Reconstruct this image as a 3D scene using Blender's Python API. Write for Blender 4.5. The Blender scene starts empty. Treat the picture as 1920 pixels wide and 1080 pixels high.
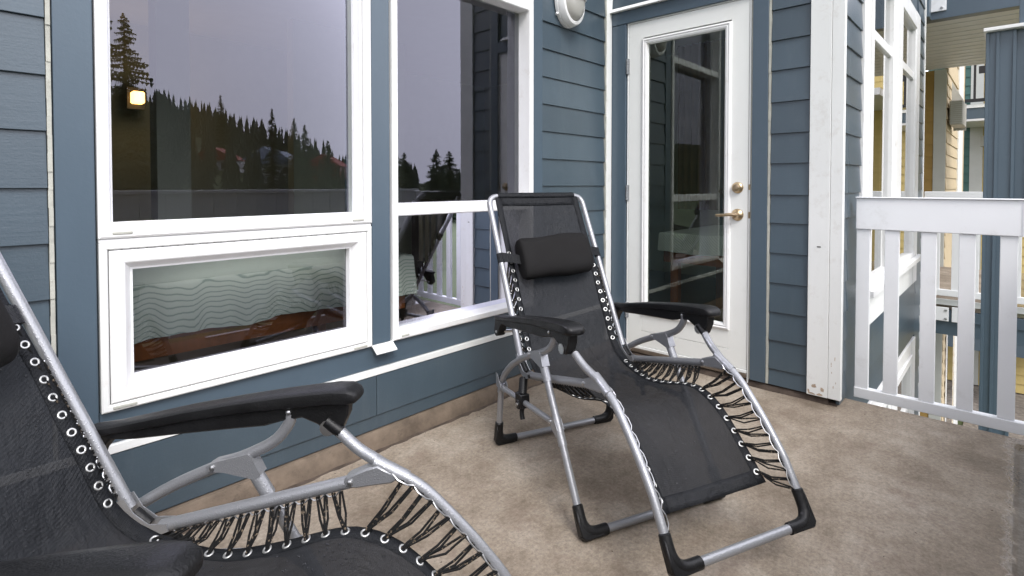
import bpy, bmesh, math, random
from mathutils import Vector, Matrix
R = math.radians
rnd = random.Random(7)
scene = bpy.context.scene
# ---------------------------------------------------------------- camera
cam_d = bpy.data.cameras.new('camera'); cam = bpy.data.objects.new('camera', cam_d)
scene.collection.objects.link(cam); scene.camera = cam
cam.location = (0, 0, 1.10)
yaw, pitch = 0.820076, -0.022449
F = Vector((math.sin(yaw)*math.cos(pitch), math.cos(yaw)*math.cos(pitch), math.sin(pitch)))
RT = Vector((math.cos(yaw), -math.sin(yaw), 0)); UP = RT.cross(F)
cam.rotation_euler = Matrix((RT, UP, -F)).transposed().to_euler()
cam_d.sensor_fit = 'HORIZONTAL'; cam_d.sensor_width = 36; cam_d.lens = 1012.1/1920*36
cam_d.shift_y = -(540-368.5)/1920
cam_d.clip_start = 0.02; cam_d.clip_end = 2000
scene.render.resolution_x = 1024; scene.render.resolution_y = 576
# ---------------------------------------------------------------- sky, sun, exposure
w = bpy.data.worlds.new('World'); scene.world = w; w.use_nodes = True
nt = w.node_tree; nt.nodes.clear()
sky = nt.nodes.new('ShaderNodeTexSky'); sky.sky_type = 'NISHITA'; sky.sun_disc = False
SUN_EL, SUN_AZ = R(48), R(208)
sky.sun_elevation = SUN_EL; sky.sun_rotation = SUN_AZ; sky.dust_density = 5; sky.air_density = 1
hs = nt.nodes.new('ShaderNodeHueSaturation'); hs.inputs['Saturation'].default_value = 0.12
mx = nt.nodes.new('ShaderNodeMixRGB'); mx.inputs[0].default_value = 0.82; mx.inputs[2].default_value = (8.3, 8.35, 9.3, 1)
bg = nt.nodes.new('ShaderNodeBackground'); bg.inputs[1].default_value = 0.10
wo = nt.nodes.new('ShaderNodeOutputWorld')
nt.links.new(sky.outputs[0], hs.inputs['Color']); nt.links.new(hs.outputs[0], mx.inputs[1])
# overcast is brighter towards the veiled sun, to the right of and behind the viewer
tcw = nt.nodes.new('ShaderNodeTexCoord'); dp = nt.nodes.new('ShaderNodeVectorMath'); dp.operation = 'DOT_PRODUCT'; dp.inputs[1].default_value = (.80, -.52, .30)
nt.links.new(tcw.outputs['Generated'], dp.inputs[0]); mr = nt.nodes.new('ShaderNodeMapRange'); mr.interpolation_type = 'SMOOTHSTEP'
mr.inputs['From Min'].default_value = -.3; mr.inputs['From Max'].default_value = 1.0; mr.inputs['To Min'].default_value = .82; mr.inputs['To Max'].default_value = 1.6
cl = nt.nodes.new('ShaderNodeTexNoise'); cl.inputs['Scale'].default_value = 2.2; cl.inputs['Detail'].default_value = 4; nt.links.new(tcw.outputs['Generated'], cl.inputs[0])
cm = nt.nodes.new('ShaderNodeMapRange'); cm.inputs['To Min'].default_value = .86; cm.inputs['To Max'].default_value = 1.14; nt.links.new(cl.outputs[0], cm.inputs[0])
m2 = nt.nodes.new('ShaderNodeMath'); m2.operation = 'MULTIPLY'; nt.links.new(dp.outputs['Value'], mr.inputs[0]); nt.links.new(mr.outputs[0], m2.inputs[0]); nt.links.new(cm.outputs[0], m2.inputs[1])
sc_ = nt.nodes.new('ShaderNodeVectorMath'); sc_.operation = 'SCALE'; nt.links.new(mx.outputs[0], sc_.inputs[0]); nt.links.new(m2.outputs[0], sc_.inputs['Scale'])
nt.links.new(sc_.outputs[0], bg.inputs[0]); nt.links.new(bg.outputs[0], wo.inputs[0])
sd = bpy.data.lights.new('sun', 'SUN'); sd.energy = 1.0; sd.angle = R(22); sd.color = (1, 0.97, 0.93)
sun = bpy.data.objects.new('sun', sd); scene.collection.objects.link(sun)
sv = Vector((math.sin(SUN_AZ)*math.cos(SUN_EL), math.cos(SUN_AZ)*math.cos(SUN_EL), math.sin(SUN_EL)))
sun.rotation_euler = (-sv).to_track_quat('-Z', 'Y').to_euler()
vs = scene.view_settings; vs.view_transform = 'Standard'; vs.look = 'None'; vs.gamma = 1; vs.use_curve_mapping = False
vs.exposure = 1.22
# ---------------------------------------------------------------- materials
def nm(name):
    m = bpy.data.materials.new(name); m.use_nodes = True
    n = m.node_tree.nodes; return m, n, m.node_tree.links, n['Principled BSDF']
def noise(n, l, scale, detail=4, rough=.6, vec=None, coord='Object', sc=None):
    t = n.new('ShaderNodeTexNoise'); t.inputs['Scale'].default_value = scale; t.inputs['Detail'].default_value = detail; t.inputs['Roughness'].default_value = rough
    c = n.new('ShaderNodeTexCoord'); mp = n.new('ShaderNodeMapping'); l.new(c.outputs[coord], mp.inputs[0]); l.new(mp.outputs[0], t.inputs[0])
    if sc: mp.inputs['Scale'].default_value = sc
    return t
def ramp(n, l, src, stops):
    r = n.new('ShaderNodeValToRGB'); l.new(src, r.inputs[0]); e = r.color_ramp.elements
    while len(e) < len(stops): e.new(0.5)
    for k, (p, c) in enumerate(stops):
        e[k].position = p; e[k].color = (*c, 1) if len(c) == 3 else c
    return r
def g(v): return (v, v, v)
def mul(c, k): return tuple(x*k for x in c)
def paint(name, col, rough=.5, var=.12, dirt=None, dirt_amt=.25, bump=.15, scale=6, fine=90, streak=False, spec=.4):
    m, n, l, b = nm(name)
    t = noise(n, l, scale, 5, .65, sc=(1, 1, .25) if streak else None)
    r = ramp(n, l, t.outputs[0], [(.3, mul(col, 1-var)), (.7, mul(col, 1+var))])
    out = r.outputs[0]
    if dirt:
        t2 = noise(n, l, scale*2.2, 8, .75); r2 = ramp(n, l, t2.outputs[0], [(.56, g(0)), (.78, g(dirt_amt))])
        mix = n.new('ShaderNodeMixRGB'); l.new(r2.outputs[0], mix.inputs[0]); l.new(out, mix.inputs[1]); mix.inputs[2].default_value = (*dirt, 1); out = mix.outputs[0]
    l.new(out, b.inputs['Base Color']); b.inputs['Roughness'].default_value = rough; b.inputs['Specular IOR Level'].default_value = spec
    t3 = noise(n, l, fine, 3, .6); bp = n.new('ShaderNodeBump'); bp.inputs['Strength'].default_value = bump; bp.inputs['Distance'].default_value = .002
    l.new(t3.outputs[0], bp.inputs['Height']); l.new(bp.outputs[0], b.inputs['Normal'])
    return m
BLUE = (.055, .082, .104)
M = {}
M['siding'] = paint('blue_siding_paint', BLUE, .33, .12, (.11, .15, .18), .22, .2, 3, 140, True, .75)
m = M['siding']; n = m.node_tree.nodes; l = m.node_tree.links; b = n['Principled BSDF']
oi = n.new('ShaderNodeObjectInfo'); mr_ = n.new('ShaderNodeMapRange'); mr_.inputs['To Min'].default_value = .88; mr_.inputs['To Max'].default_value = 1.1; l.new(oi.outputs['Random'], mr_.inputs[0])
vm = n.new('ShaderNodeVectorMath'); vm.operation = 'SCALE'; src = b.inputs['Base Color'].links[0].from_socket; l.new(src, vm.inputs[0]); l.new(mr_.outputs[0], vm.inputs['Scale'])
st_ = noise(n, l, 9, 6, .75, sc=(1, 1, .08)); sr_ = ramp(n, l, st_.outputs[0], [(.55, g(0)), (.75, g(.35))]); mx_ = n.new('ShaderNodeMixRGB'); l.new(sr_.outputs[0], mx_.inputs[0]); l.new(vm.outputs[0], mx_.inputs[1]); mx_.inputs[2].default_value = (.10, .125, .14, 1); l.new(mx_.outputs[0], b.inputs['Base Color'])
gr_ = noise(n, l, 14, 5, .7, sc=(.35, .35, 9)); gb_ = n.new('ShaderNodeBump'); gb_.inputs['Strength'].default_value = .22; gb_.inputs['Distance'].default_value = .002; l.new(gr_.outputs[0], gb_.inputs['Height']); l.new(b.inputs['Normal'].links[0].from_socket, gb_.inputs['Normal']); l.new(gb_.outputs[0], b.inputs['Normal'])
M['trimblue'] = paint('blue_trim_paint', (.064, .096, .126), .36, .07, (.11, .15, .19), .2, .12, 3, 120, True, .7)
M['white'] = paint('white_vinyl', (.80, .80, .79), .35, .02, (.48, .43, .35), .5, .05, 5, 60)
M['whitewood'] = paint('white_wood_paint', (.78, .79, .77), .5, .04, (.42, .36, .29), .38, .2, 4, 70, True)
M['door'] = paint('white_door_paint', (.80, .81, .78), .38, .02, (.55, .52, .46), .2, .04, 3, 50)
M['rail'] = paint('white_aluminium', (.82, .83, .84), .35, .02, (.50, .49, .46), .4, .04, 3, 60)
M['caulk'] = paint('aged_sealant', (.42, .42, .37), .7, .15, (.22, .19, .14), .6, .5, 12, 90)
M['gap'] = paint('dark_gap', (.03, .028, .026), .8, .3)
M['rust'] = paint('rusty_metal', (.13, .10, .075), .7, .4)
M['brass'], n_, l_, b_ = nm('aged_brass'); b_.inputs['Base Color'].default_value = (.50, .38, .24, 1); b_.inputs['Metallic'].default_value = 1; b_.inputs['Roughness'].default_value = .28
M['steel'], n_, l_, b_ = nm('bright_steel'); b_.inputs['Base Color'].default_value = (.62, .62, .62, 1); b_.inputs['Metallic'].default_value = 1; b_.inputs['Roughness'].default_value = .3
M['grommet'], n_, l_, b_ = nm('grommet_steel'); b_.inputs['Base Color'].default_value = (.56, .56, .54, 1); b_.inputs['Metallic'].default_value = .8; b_.inputs['Roughness'].default_value = .3
# silver powder-coated tube with water drops
m, n, l, b = nm('silver_tube'); t = noise(n, l, 700, 2, .5); r = ramp(n, l, t.outputs[0], [(.3, (.28, .285, .30)), (.75, (.35, .355, .37))]); l.new(r.outputs[0], b.inputs['Base Color'])
b.inputs['Metallic'].default_value = .55; b.inputs['Roughness'].default_value = .36
v = n.new('ShaderNodeTexVoronoi'); v.inputs['Scale'].default_value = 210; tc = n.new('ShaderNodeTexCoord'); l.new(tc.outputs['Object'], v.inputs[0])
rr = ramp(n, l, v.outputs['Distance'], [(.1, g(1)), (.42, g(0))]); bp = n.new('ShaderNodeBump'); bp.inputs['Strength'].default_value = .35; bp.inputs['Distance'].default_value = .0012
l.new(rr.outputs[0], bp.inputs['Height']); l.new(bp.outputs[0], b.inputs['Normal']); M['tube'] = m
def plastic(name, col, rough, bump=.3, fine=300):
    m, n, l, b = nm(name); t = noise(n, l, 9, 5, .7); r = ramp(n, l, t.outputs[0], [(.35, g(rough-.1)), (.7, g(rough+.14))]); l.new(r.outputs[0], b.inputs['Roughness'])
    r2 = ramp(n, l, t.outputs[0], [(.35, mul(col, .8)), (.72, mul(col, 1.5))]); l.new(r2.outputs[0], b.inputs['Base Color'])
    t2 = noise(n, l, fine, 2); bp = n.new('ShaderNodeBump'); bp.inputs['Strength'].default_value = bump; bp.inputs['Distance'].default_value = .001
    l.new(t2.outputs[0], bp.inputs['Height']); l.new(bp.outputs[0], b.inputs['Normal']); return m
M['black'] = plastic('black_plastic', (.006, .006, .0065), .40, .9, 220); M['black'].node_tree.nodes['Principled BSDF'].inputs['Specular IOR Level'].default_value = .32
M['pillow'] = plastic('black_pillow_fabric', (.0075, .007, .007), .8, .8, 500); M['pillow'].node_tree.nodes['Principled BSDF'].inputs['Specular IOR Level'].default_value = .2
M['cord'] = plastic('black_cord', (.014, .013, .012), .7, 1, 600); M['cord'].node_tree.nodes['Principled BSDF'].inputs['Specular IOR Level'].default_value = .2
# cord with flecks
m = M['cord']; n = m.node_tree.nodes; l = m.node_tree.links; b = n['Principled BSDF']
v = n.new('ShaderNodeTexVoronoi'); v.inputs['Scale'].default_value = 300; tc = n.new('ShaderNodeTexCoord'); l.new(tc.outputs['Object'], v.inputs[0])
sp = n.new('ShaderNodeSeparateColor'); l.new(v.outputs['Color'], sp.inputs[0]); r = ramp(n, l, sp.outputs[0], [(.93, (.005, .005, .005)), (.96, (.13, .10, .07))]); l.new(r.outputs[0], b.inputs['Base Color'])
# sling fabric
def sling(name, col, alpha):
    m, n, l, b = nm(name)
    tc = n.new('ShaderNodeTexCoord')
    t = noise(n, l, 5, 6, .7); r = ramp(n, l, t.outputs[0], [(.3, mul(col, .75)), (.72, mul(col, 1.3))])
    t4 = noise(n, l, 26, 6, .8, sc=(.35, 1, .35)); r4 = ramp(n, l, t4.outputs[0], [(.62, g(0)), (.8, g(.3))])
    mix = n.new('ShaderNodeMixRGB'); l.new(r4.outputs[0], mix.inputs[0]); l.new(r.outputs[0], mix.inputs[1]); mix.inputs[2].default_value = (.07, .07, .08, 1)
    l.new(mix.outputs[0], b.inputs['Base Color'])
    r5 = ramp(n, l, t.outputs[0], [(.35, g(.42)), (.7, g(.72))]); l.new(r5.outputs[0], b.inputs['Roughness'])
    hs_ = []
    for d in ('X', 'Y', 'Z'):
        wv = n.new('ShaderNodeTexWave'); wv.bands_direction = d; wv.inputs['Scale'].default_value = 120 if d == 'Y' else 85; l.new(tc.outputs['Object'], wv.inputs[0]); hs_.append(wv)
    a = n.new('ShaderNodeMath'); a.operation = 'MAXIMUM'; l.new(hs_[0].outputs['Fac'], a.inputs[0]); l.new(hs_[1].outputs['Fac'], a.inputs[1])
    bp = n.new('ShaderNodeBump'); bp.inputs['Strength'].default_value = .6; bp.inputs['Distance'].default_value = .0012
    l.new(a.outputs[0], bp.inputs['Height']); 
    t6 = noise(n, l, 5, 6, .62, sc=(1, 1.8, 1)); bp2 = n.new('ShaderNodeBump'); bp2.inputs['Strength'].default_value = .7; bp2.inputs['Distance'].default_value = .04
    l.new(t6.outputs[0], bp2.inputs['Height']); l.new(bp2.outputs[0], bp.inputs['Normal'])
    l.new(bp.outputs[0], b.inputs['Normal'])
    tr = n.new('ShaderNodeBsdfTransparent'); ms = n.new('ShaderNodeMixShader'); ms.inputs[0].default_value = alpha
    l.new(b.outputs[0], ms.inputs[1]); l.new(tr.outputs[0], ms.inputs[2]); l.new(ms.outputs[0], n['Material Output'].inputs[0]); return m
M['sling'] = sling('dark_mesh_sling', (.016, .017, .0195), .045)
for q_ in ('sling',): M[q_].node_tree.nodes['Principled BSDF'].inputs['Specular IOR Level'].default_value = .2
M['hem'] = sling('black_hem_webbing', (.009, .010, .012), 0.0); M['hem'].node_tree.nodes['Principled BSDF'].inputs['Specular IOR Level'].default_value = .2
# glass
def glass(name, tint, rtint, base, k, bump=.02):
    m, n, l, b = nm(name); n.remove(b)
    tr = n.new('ShaderNodeBsdfTransparent'); tr.inputs[0].default_value = (*tint, 1)
    gl = n.new('ShaderNodeBsdfGlossy'); gl.inputs['Roughness'].default_value = 0.0; gl.inputs[0].default_value = (*rtint, 1)
    fr = n.new('ShaderNodeFresnel'); fr.inputs[0].default_value = 1.5
    mm = n.new('ShaderNodeMath'); mm.operation = 'MULTIPLY_ADD'; mm.inputs[1].default_value = k; mm.inputs[2].default_value = base; mm.use_clamp = True
    l.new(fr.outputs[0], mm.inputs[0]); ms = n.new('ShaderNodeMixShader'); l.new(mm.outputs[0], ms.inputs[0])
    l.new(tr.outputs[0], ms.inputs[1]); l.new(gl.outputs[0], ms.inputs[2]); l.new(ms.outputs[0], n['Material Output'].inputs[0])
    if bump:
        t = noise(n, l, 1.6, 1, .4); bp = n.new('ShaderNodeBump'); bp.inputs['Strength'].default_value = bump; bp.inputs['Distance'].default_value = .02
        l.new(t.outputs[0], bp.inputs['Height']); l.new(bp.outputs[0], gl.inputs['Normal'])
    return m
M['glass'] = glass('tinted_window_glass', (.80, .84, .80), (.86, .86, 1.0), .0, 2.6)
M['doorglass'] = glass('door_glass', (.7, .76, .68), (.85, .92, .85), .02, 2.0)
M['clearglass'] = glass('side_window_glass', (.6, .65, .6), (1, 1, 1), .1, 1.4, 0)
# concrete
m, n, l, b = nm('brown_concrete')
t = noise(n, l, 2.3, 10, .72); r = ramp(n, l, t.outputs[0], [(.36, (.165, .129, .093)), (.5, (.270, .222, .170)), (.64, (.372, .320, .258))])
t2 = noise(n, l, 75, 6, .85); r2 = ramp(n, l, t2.outputs[0], [(.30, g(.55)), (.72, g(1.42))])
mm = n.new('ShaderNodeMixRGB'); mm.blend_type = 'MULTIPLY'; mm.inputs[0].default_value = 1; l.new(r.outputs[0], mm.inputs[1]); l.new(r2.outputs[0], mm.inputs[2])
t3 = noise(n, l, 5.5, 10, .8); r3 = ramp(n, l, t3.outputs[0], [(.52, g(0)), (.68, g(.6))])
m3 = n.new('ShaderNodeMixRGB'); l.new(r3.outputs[0], m3.inputs[0]); l.new(mm.outputs[0], m3.inputs[1]); m3.inputs[2].default_value = (.17, .12, .09, 1)
# damp and standing water near the balcony edge, by position
tc = n.new('ShaderNodeTexCoord'); sx = n.new('ShaderNodeSeparateXYZ'); l.new(tc.outputs['Object'], sx.inputs[0])
tn = noise(n, l, 7, 6, .7)
def math_(op, a, bb, c=None):
    q = n.new('ShaderNodeMath'); q.operation = op
    for i_, s_ in enumerate((a, bb, c)):
        if s_ is None: continue
        if isinstance(s_, (int, float)): q.inputs[i_].default_value = s_
        else: l.new(s_, q.inputs[i_])
    return q.outputs[0]
edge = math_('MULTIPLY_ADD', tn.outputs[0], .17, sx.outputs['Y'])          # water lies where y < about 0.08
puddle = ramp(n, l, math_('SUBTRACT', .095, edge), [(.0, g(0)), (.018, g(1))])
xa = math_('GREATER_THAN', math_('MULTIPLY_ADD', tn.outputs[0], .25, sx.outputs['X']), 1.45)
wet = math_('MULTIPLY', puddle.outputs[0], xa)
damp = ramp(n, l, math_('SUBTRACT', .46, math_('MULTIPLY_ADD', tn.outputs[0], .5, sx.outputs['Y'])), [(.0, g(0)), (.28, g(.75))])
dampx = math_('MULTIPLY', damp.outputs[0], xa)
m4 = n.new('ShaderNodeMixRGB'); m4.blend_type = 'MULTIPLY'; l.new(dampx, m4.inputs[0]); l.new(m3.outputs[0], m4.inputs[1]); m4.inputs[2].default_value = (.70, .68, .64, 1)
l.new(m4.outputs[0], b.inputs['Base Color'])
ro = math_('SUBTRACT', .78, math_('MULTIPLY', dampx, .3)); ro = math_('MULTIPLY', ro, math_('SUBTRACT', 1, math_('MULTIPLY', wet, .985))); l.new(ro, b.inputs['Roughness']); l.new(math_('MULTIPLY_ADD', wet, 1.1, 1.45), b.inputs['IOR'])
bh = math_('MULTIPLY', t2.outputs[0], math_('SUBTRACT', 1, wet)); bp = n.new('ShaderNodeBump'); bp.inputs['Strength'].default_value = .45; bp.inputs['Distance'].default_value = .003
l.new(bh, bp.inputs['Height']); l.new(bp.outputs[0], b.inputs['Normal']); M['concrete'] = m
M['curb'] = paint('weathered_curb', (.15, .115, .085), .85, .35, (.045, .035, .027), .8, .8, 9, 110)
M['stain'] = paint('stained_curb', (.075, .055, .042), .8, .5, (.03, .022, .018), .8, .8, 14, 110)
M['curtain'] = paint('brown_curtain', (.20, .115, .055), .9, .2)
M['gasket'] = paint('brown_gasket', (.13, .07, .055), .7, .2)
M['hinge'] = paint('dull_steel', (.24, .25, .26), .35, .2)
M['peeled'] = paint('peeled_paint', (.46, .36, .27), .8, .25, (.25, .17, .11), .6, .5, 30, 90)
M['soffit'] = paint('vinyl_soffit', (.66, .66, .66), .4, .04)
M['ochre'] = paint('ochre_siding', (.36, .23, .07), .6, .08)
M['yellow'] = paint('yellow_siding', (.55, .43, .17), .6, .06)
M['beige'] = paint('beige_siding', (.55, .45, .30), .6, .06)
M['teal'] = paint('teal_siding', (.055, .13, .115), .6, .06)
M['greytrim'] = paint('grey_white_trim', (.50, .51, .48), .5, .04)
M['blackmetal'] = paint('black_metal', (.02, .02, .022), .5, .1)
M['ac'] = paint('beige_metal', (.42, .41, .37), .5, .05)
M['panel'] = paint('grey_panel', (.16, .17, .18), .45, .05)
M['wall_in'] = paint('olive_wall', (.42, .42, .34), .8, .05)
M['ceil_in'] = paint('ceiling_paint', (.55, .54, .5), .8, .03)
M['floor_in'] = paint('dark_wood_floor', (.06, .045, .03), .4, .2)
M['wood'] = paint('red_brown_wood', (.26, .085, .03), .35, .3, None, 0, .1, 14, 60, True)
M['darkwood'] = paint('dark_wood', (.05, .035, .025), .4, .2)
M['lightwood'] = paint('light_wood', (.42, .36, .27), .5, .1)
m, n, l, b = nm('striped_cloth'); tc = n.new('ShaderNodeTexCoord'); sx = n.new('ShaderNodeSeparateXYZ'); l.new(tc.outputs['Object'], sx.inputs[0])
tn = noise(n, l, 3.0, 2, .5)
def mt(op, a, bb):
    q = n.new('ShaderNodeMath'); q.operation = op
    for i_, s_ in enumerate((a, bb)):
        if isinstance(s_, (int, float)): q.inputs[i_].default_value = s_
        else: l.new(s_, q.inputs[i_])
    return q.outputs[0]
s_ = mt('ADD', mt('SUBTRACT', sx.outputs['Y'], sx.outputs['Z']), mt('MULTIPLY', tn.outputs[0], .10))
s_ = mt('SINE', mt('MULTIPLY', s_, 330), 0); r = ramp(n, l, s_, [(.0, (.60, .62, .60)), (.55, (.57, .60, .575)), (.97, (.30, .35, .33))]); l.new(r.outputs[0], b.inputs['Base Color']); b.inputs['Roughness'].default_value = .9
M['cloth'] = m
def emit(name, col, s):
    m, n, l, b = nm(name); b.inputs['Emission Color'].default_value = (*col, 1); b.inputs['Emission Strength'].default_value = s; b.inputs['Base Color'].default_value = (*col, 1); return m
M['lampshade'] = emit('lit_amber_glass', (1, .50, .14), 3.2)
m, n, l, b = nm('frosted_diffuser'); b.inputs['Base Color'].default_value = (.50, .49, .45, 1); b.inputs['Roughness'].default_value = .25; b.inputs['Transmission Weight'].default_value = .25; M['diffuser'] = m
m, n, l, b = nm('water_drop'); b.inputs['Base Color'].default_value = (.02, .021, .024, 1); b.inputs['Roughness'].default_value = .05; M['drop'] = m
M['fol'] = paint('conifer_foliage', (.042, .068, .032), .8, .35, None, 0, 0, .9, 5)  # green lightened so the mirrored spruces look hazier
M['folhaze'] = paint('hazed_conifer_foliage', (.058, .074, .054), .8, .45, None, 0, 0, .05, 5)  # distance haze put into the colour: paler than the near foliage
M['bark'] = paint('bark', (.06, .045, .03), .9, .2)
M['grass'] = paint('hill_grass', (.055, .075, .028), .9, .4, (.03, .04, .02), .6, 0, .08, 3)
M['gravel'] = paint('gravel', (.16, .14, .12), .95, .5, (.05, .045, .04), .6, 1, 12, 40)
M['redroof'] = paint('red_roof', (.32, .045, .03), .6, .1)
M['greyroof'] = paint('blue_grey_roof', (.30, .36, .45), .6, .1)
# ---------------------------------------------------------------- geometry helpers
col = scene.collection
class MB:
    def __init__(s): s.v = []; s.f = []
    def add(s, vs, fs):
        o = len(s.v); s.v += [tuple(p) for p in vs]; s.f += [tuple(i+o for i in f) for f in fs]; return s
    def box(s, x0, x1, y0, y1, z0, z1):
        x0, x1 = sorted((x0, x1)); y0, y1 = sorted((y0, y1)); z0, z1 = sorted((z0, z1))
        return s.add([(x0,y0,z0),(x1,y0,z0),(x1,y1,z0),(x0,y1,z0),(x0,y0,z1),(x1,y0,z1),(x1,y1,z1),(x0,y1,z1)],
                     [(3,2,1,0),(4,5,6,7),(0,1,5,4),(1,2,6,5),(2,3,7,6),(3,0,4,7)])
    def obox(s, c, ax, ay, az):           # oriented box: centre and three half-axis vectors
        c, ax, ay, az = map(Vector, (c, ax, ay, az)); vs = []
        for k in (-1, 1):
            for i, j in ((-1,-1),(1,-1),(1,1),(-1,1)): vs.append(c+ax*i+ay*j+az*k)
        return s.add(vs, [(3,2,1,0),(4,5,6,7),(0,1,5,4),(1,2,6,5),(2,3,7,6),(3,0,4,7)])
    def tube(s, pts, r, seg=10, closed=False, caps=True):
        P = [Vector(p) for p in pts]; n = len(P); rr = r if isinstance(r, (list, tuple)) else [r]*n
        T = []
        for i in range(n):
            a = P[(i-1) % n] if (closed or i > 0) else P[0]; b = P[(i+1) % n] if (closed or i < n-1) else P[-1]
            T.append((b-a).normalized())
        u = T[0].orthogonal().normalized(); rings = []
        for i in range(n):
            u = (u - T[i]*u.dot(T[i])).normalized(); w_ = T[i].cross(u)
            rings.append([P[i] + (u*math.cos(2*math.pi*k/seg) + w_*math.sin(2*math.pi*k/seg))*rr[i] for k in range(seg)])
        vs = [q for r_ in rings for q in r_]; fs = []
        for i in range(n if closed else n-1):
            j = (i+1) % n
            for k in range(seg):
                k2 = (k+1) % seg; fs.append((i*seg+k, i*seg+k2, j*seg+k2, j*seg+k))
        if caps and not closed: fs.append(tuple(range(seg))[::-1]); fs.append(tuple((n-1)*seg+k for k in range(seg)))
        return s.add(vs, fs)
    def prism(s, poly, fn, d0, d1):       # poly in 2D, fn(a, b, d) -> 3D, extruded from d0 to d1
        n = len(poly); vs = [fn(a, b, d0) for a, b in poly] + [fn(a, b, d1) for a, b in poly]
        return s.add(vs, [tuple(range(n))[::-1], tuple(range(n, 2*n))] + [(k, (k+1) % n, n+(k+1) % n, n+k) for k in range(n)])
    def build(s, name, mat, parent=None, smooth=False, bevel=0, label=None, kind=None, seg=1):
        me = bpy.data.meshes.new(name); me.from_pydata(s.v, [], s.f); me.validate()
        bm = bmesh.new(); bm.from_mesh(me); bmesh.ops.recalc_face_normals(bm, faces=bm.faces); bm.to_mesh(me); bm.free()
        if isinstance(mat, str): mat = M[mat]
        me.materials.append(mat)
        return link(name, me, parent, smooth, bevel, label, kind, seg)
def link(name, me, parent=None, smooth=False, bevel=0, label=None, kind=None, seg=1):
    o = bpy.data.objects.new(name, me); col.objects.link(o); o.parent = parent
    if smooth:
        me.polygons.foreach_set('use_smooth', [True]*len(me.polygons)); me.set_sharp_from_angle(angle=R(42))
    if bevel:
        b = o.modifiers.new('bevel', 'BEVEL'); b.width = bevel; b.segments = seg; b.limit_method = 'ANGLE'; b.angle_limit = R(40)
    if label: o['label'] = label
    if kind: o['kind'] = kind
    return o
def tag(o, label, cat, group=None, kind=None):
    o['label'] = label; o['category'] = cat
    if group: o['group'] = group
    if kind: o['kind'] = kind
    return o
def thing(name, label, cat, loc=(0, 0, 0), rz=0, group=None):
    o = bpy.data.objects.new(name, None); col.objects.link(o); o.location = loc; o.rotation_euler = (0, 0, rz); o.empty_display_size = .1
    return tag(o, label, cat, group)
def part_empty(name, parent, label=None):
    o = bpy.data.objects.new(name, None); col.objects.link(o); o.parent = parent
    if label: o['label'] = label
    return o
def box(name, mat, parent, dims, bevel=0, label=None, kind=None): return MB().box(*dims).build(name, mat, parent, False, bevel, label, kind)
def catmull(pts, sub=6):
    P = [Vector(p) for p in pts]; P = [2*P[0]-P[1]] + P + [2*P[-1]-P[-2]]; out = []
    for i in range(1, len(P)-2):
        for k in range(sub):
            t = k/sub; a, b, c, d = P[i-1], P[i], P[i+1], P[i+2]
            out.append(.5*((2*b)+(c-a)*t+(2*a-5*b+4*c-d)*t*t+(3*b-a-3*c+d)*t**3))
    out.append(P[-2]); return out
def fillet(pts, rads, n=7):               # polyline with rounded corners
    P = [Vector(p) for p in pts]; out = [P[0]]
    for i in range(1, len(P)-1):
        a = (P[i-1]-P[i]).normalized(); b = (P[i+1]-P[i]).normalized(); r = rads[i-1] if isinstance(rads, list) else rads
        p0 = P[i]+a*r; p1 = P[i]+b*r
        for k in range(n+1):
            t = k/n; out.append(p0*(1-t)**2 + P[i]*2*t*(1-t) + p1*t*t)
    out.append(P[-1]); return out
# wall maps: (a, z, depth) with depth > 0 into the wall
D1, D2, D3 = 1.946, 3.034, 0.636
mapY = lambda pl: (lambda a, z, d: (a, pl+d, z))
mapX = lambda pl: (lambda a, z, d: (pl+d, a, z))
W1m, WDm, W3m = mapY(D1), mapX(D2), mapY(D3)
def mbox(mb, fn, a0, a1, z0, z1, d0, d1):
    p, q = fn(a0, z0, d0), fn(a1, z1, d1); return mb.box(p[0], q[0], p[1], q[1], p[2], q[2])
def wbox(name, mat, parent, fn, a0, a1, z0, z1, d0, d1, bevel=0.0015, label=None):
    return mbox(MB(), fn, a0, a1, z0, z1, d0, d1).build(name, mat, parent, False, bevel, label)
def ringframe(fn, a0, a1, z0, z1, prof):  # mitred frame: profile of (inset, depth) swept round a rectangle
    mb = MB(); n = len(prof); vs = []
    for (ca, cz, sa, sz) in ((a0, z0, 1, 1), (a1, z0, -1, 1), (a1, z1, -1, -1), (a0, z1, 1, -1)):
        for i, d in prof: vs.append(fn(ca+sa*i, cz+sz*i, d))
    fs = []
    for c in range(4):
        c2 = (c+1) % 4
        for k in range(n): k2 = (k+1) % n; fs.append((c*n+k, c*n+k2, c2*n+k2, c2*n+k))
    return mb.add(vs, fs)
def lap(parent, fn, a0, a1, zlo, zhi, mat='siding', zs=None, th=.013, jit=True):
    for k in range(len(zs)-1):
        z0, z1 = max(zs[k], zlo), min(zs[k+1], zhi)
        if z1-z0 < .01: continue
        dj = rnd.uniform(-.0012, .0012) if jit else 0; za = rnd.uniform(-.0015, .0015) if jit else 0
        full = zs[k+1]-zs[k]; f1 = (z1-zs[k])/full
        mb = MB(); poly = [(-th+dj, z0+za), (-.003-(th-.003)*(1-f1), z1+.001), (.004, z1+.001), (.004, z0+za)]
        mb.prism(poly, lambda d, z, a: fn(a, z, d), a0, a1)
        mb.build('siding_board', mat, parent, False, .0012)
# ---------------------------------------------------------------- setting
def structure(o): o['kind'] = 'structure'; return o
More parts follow.
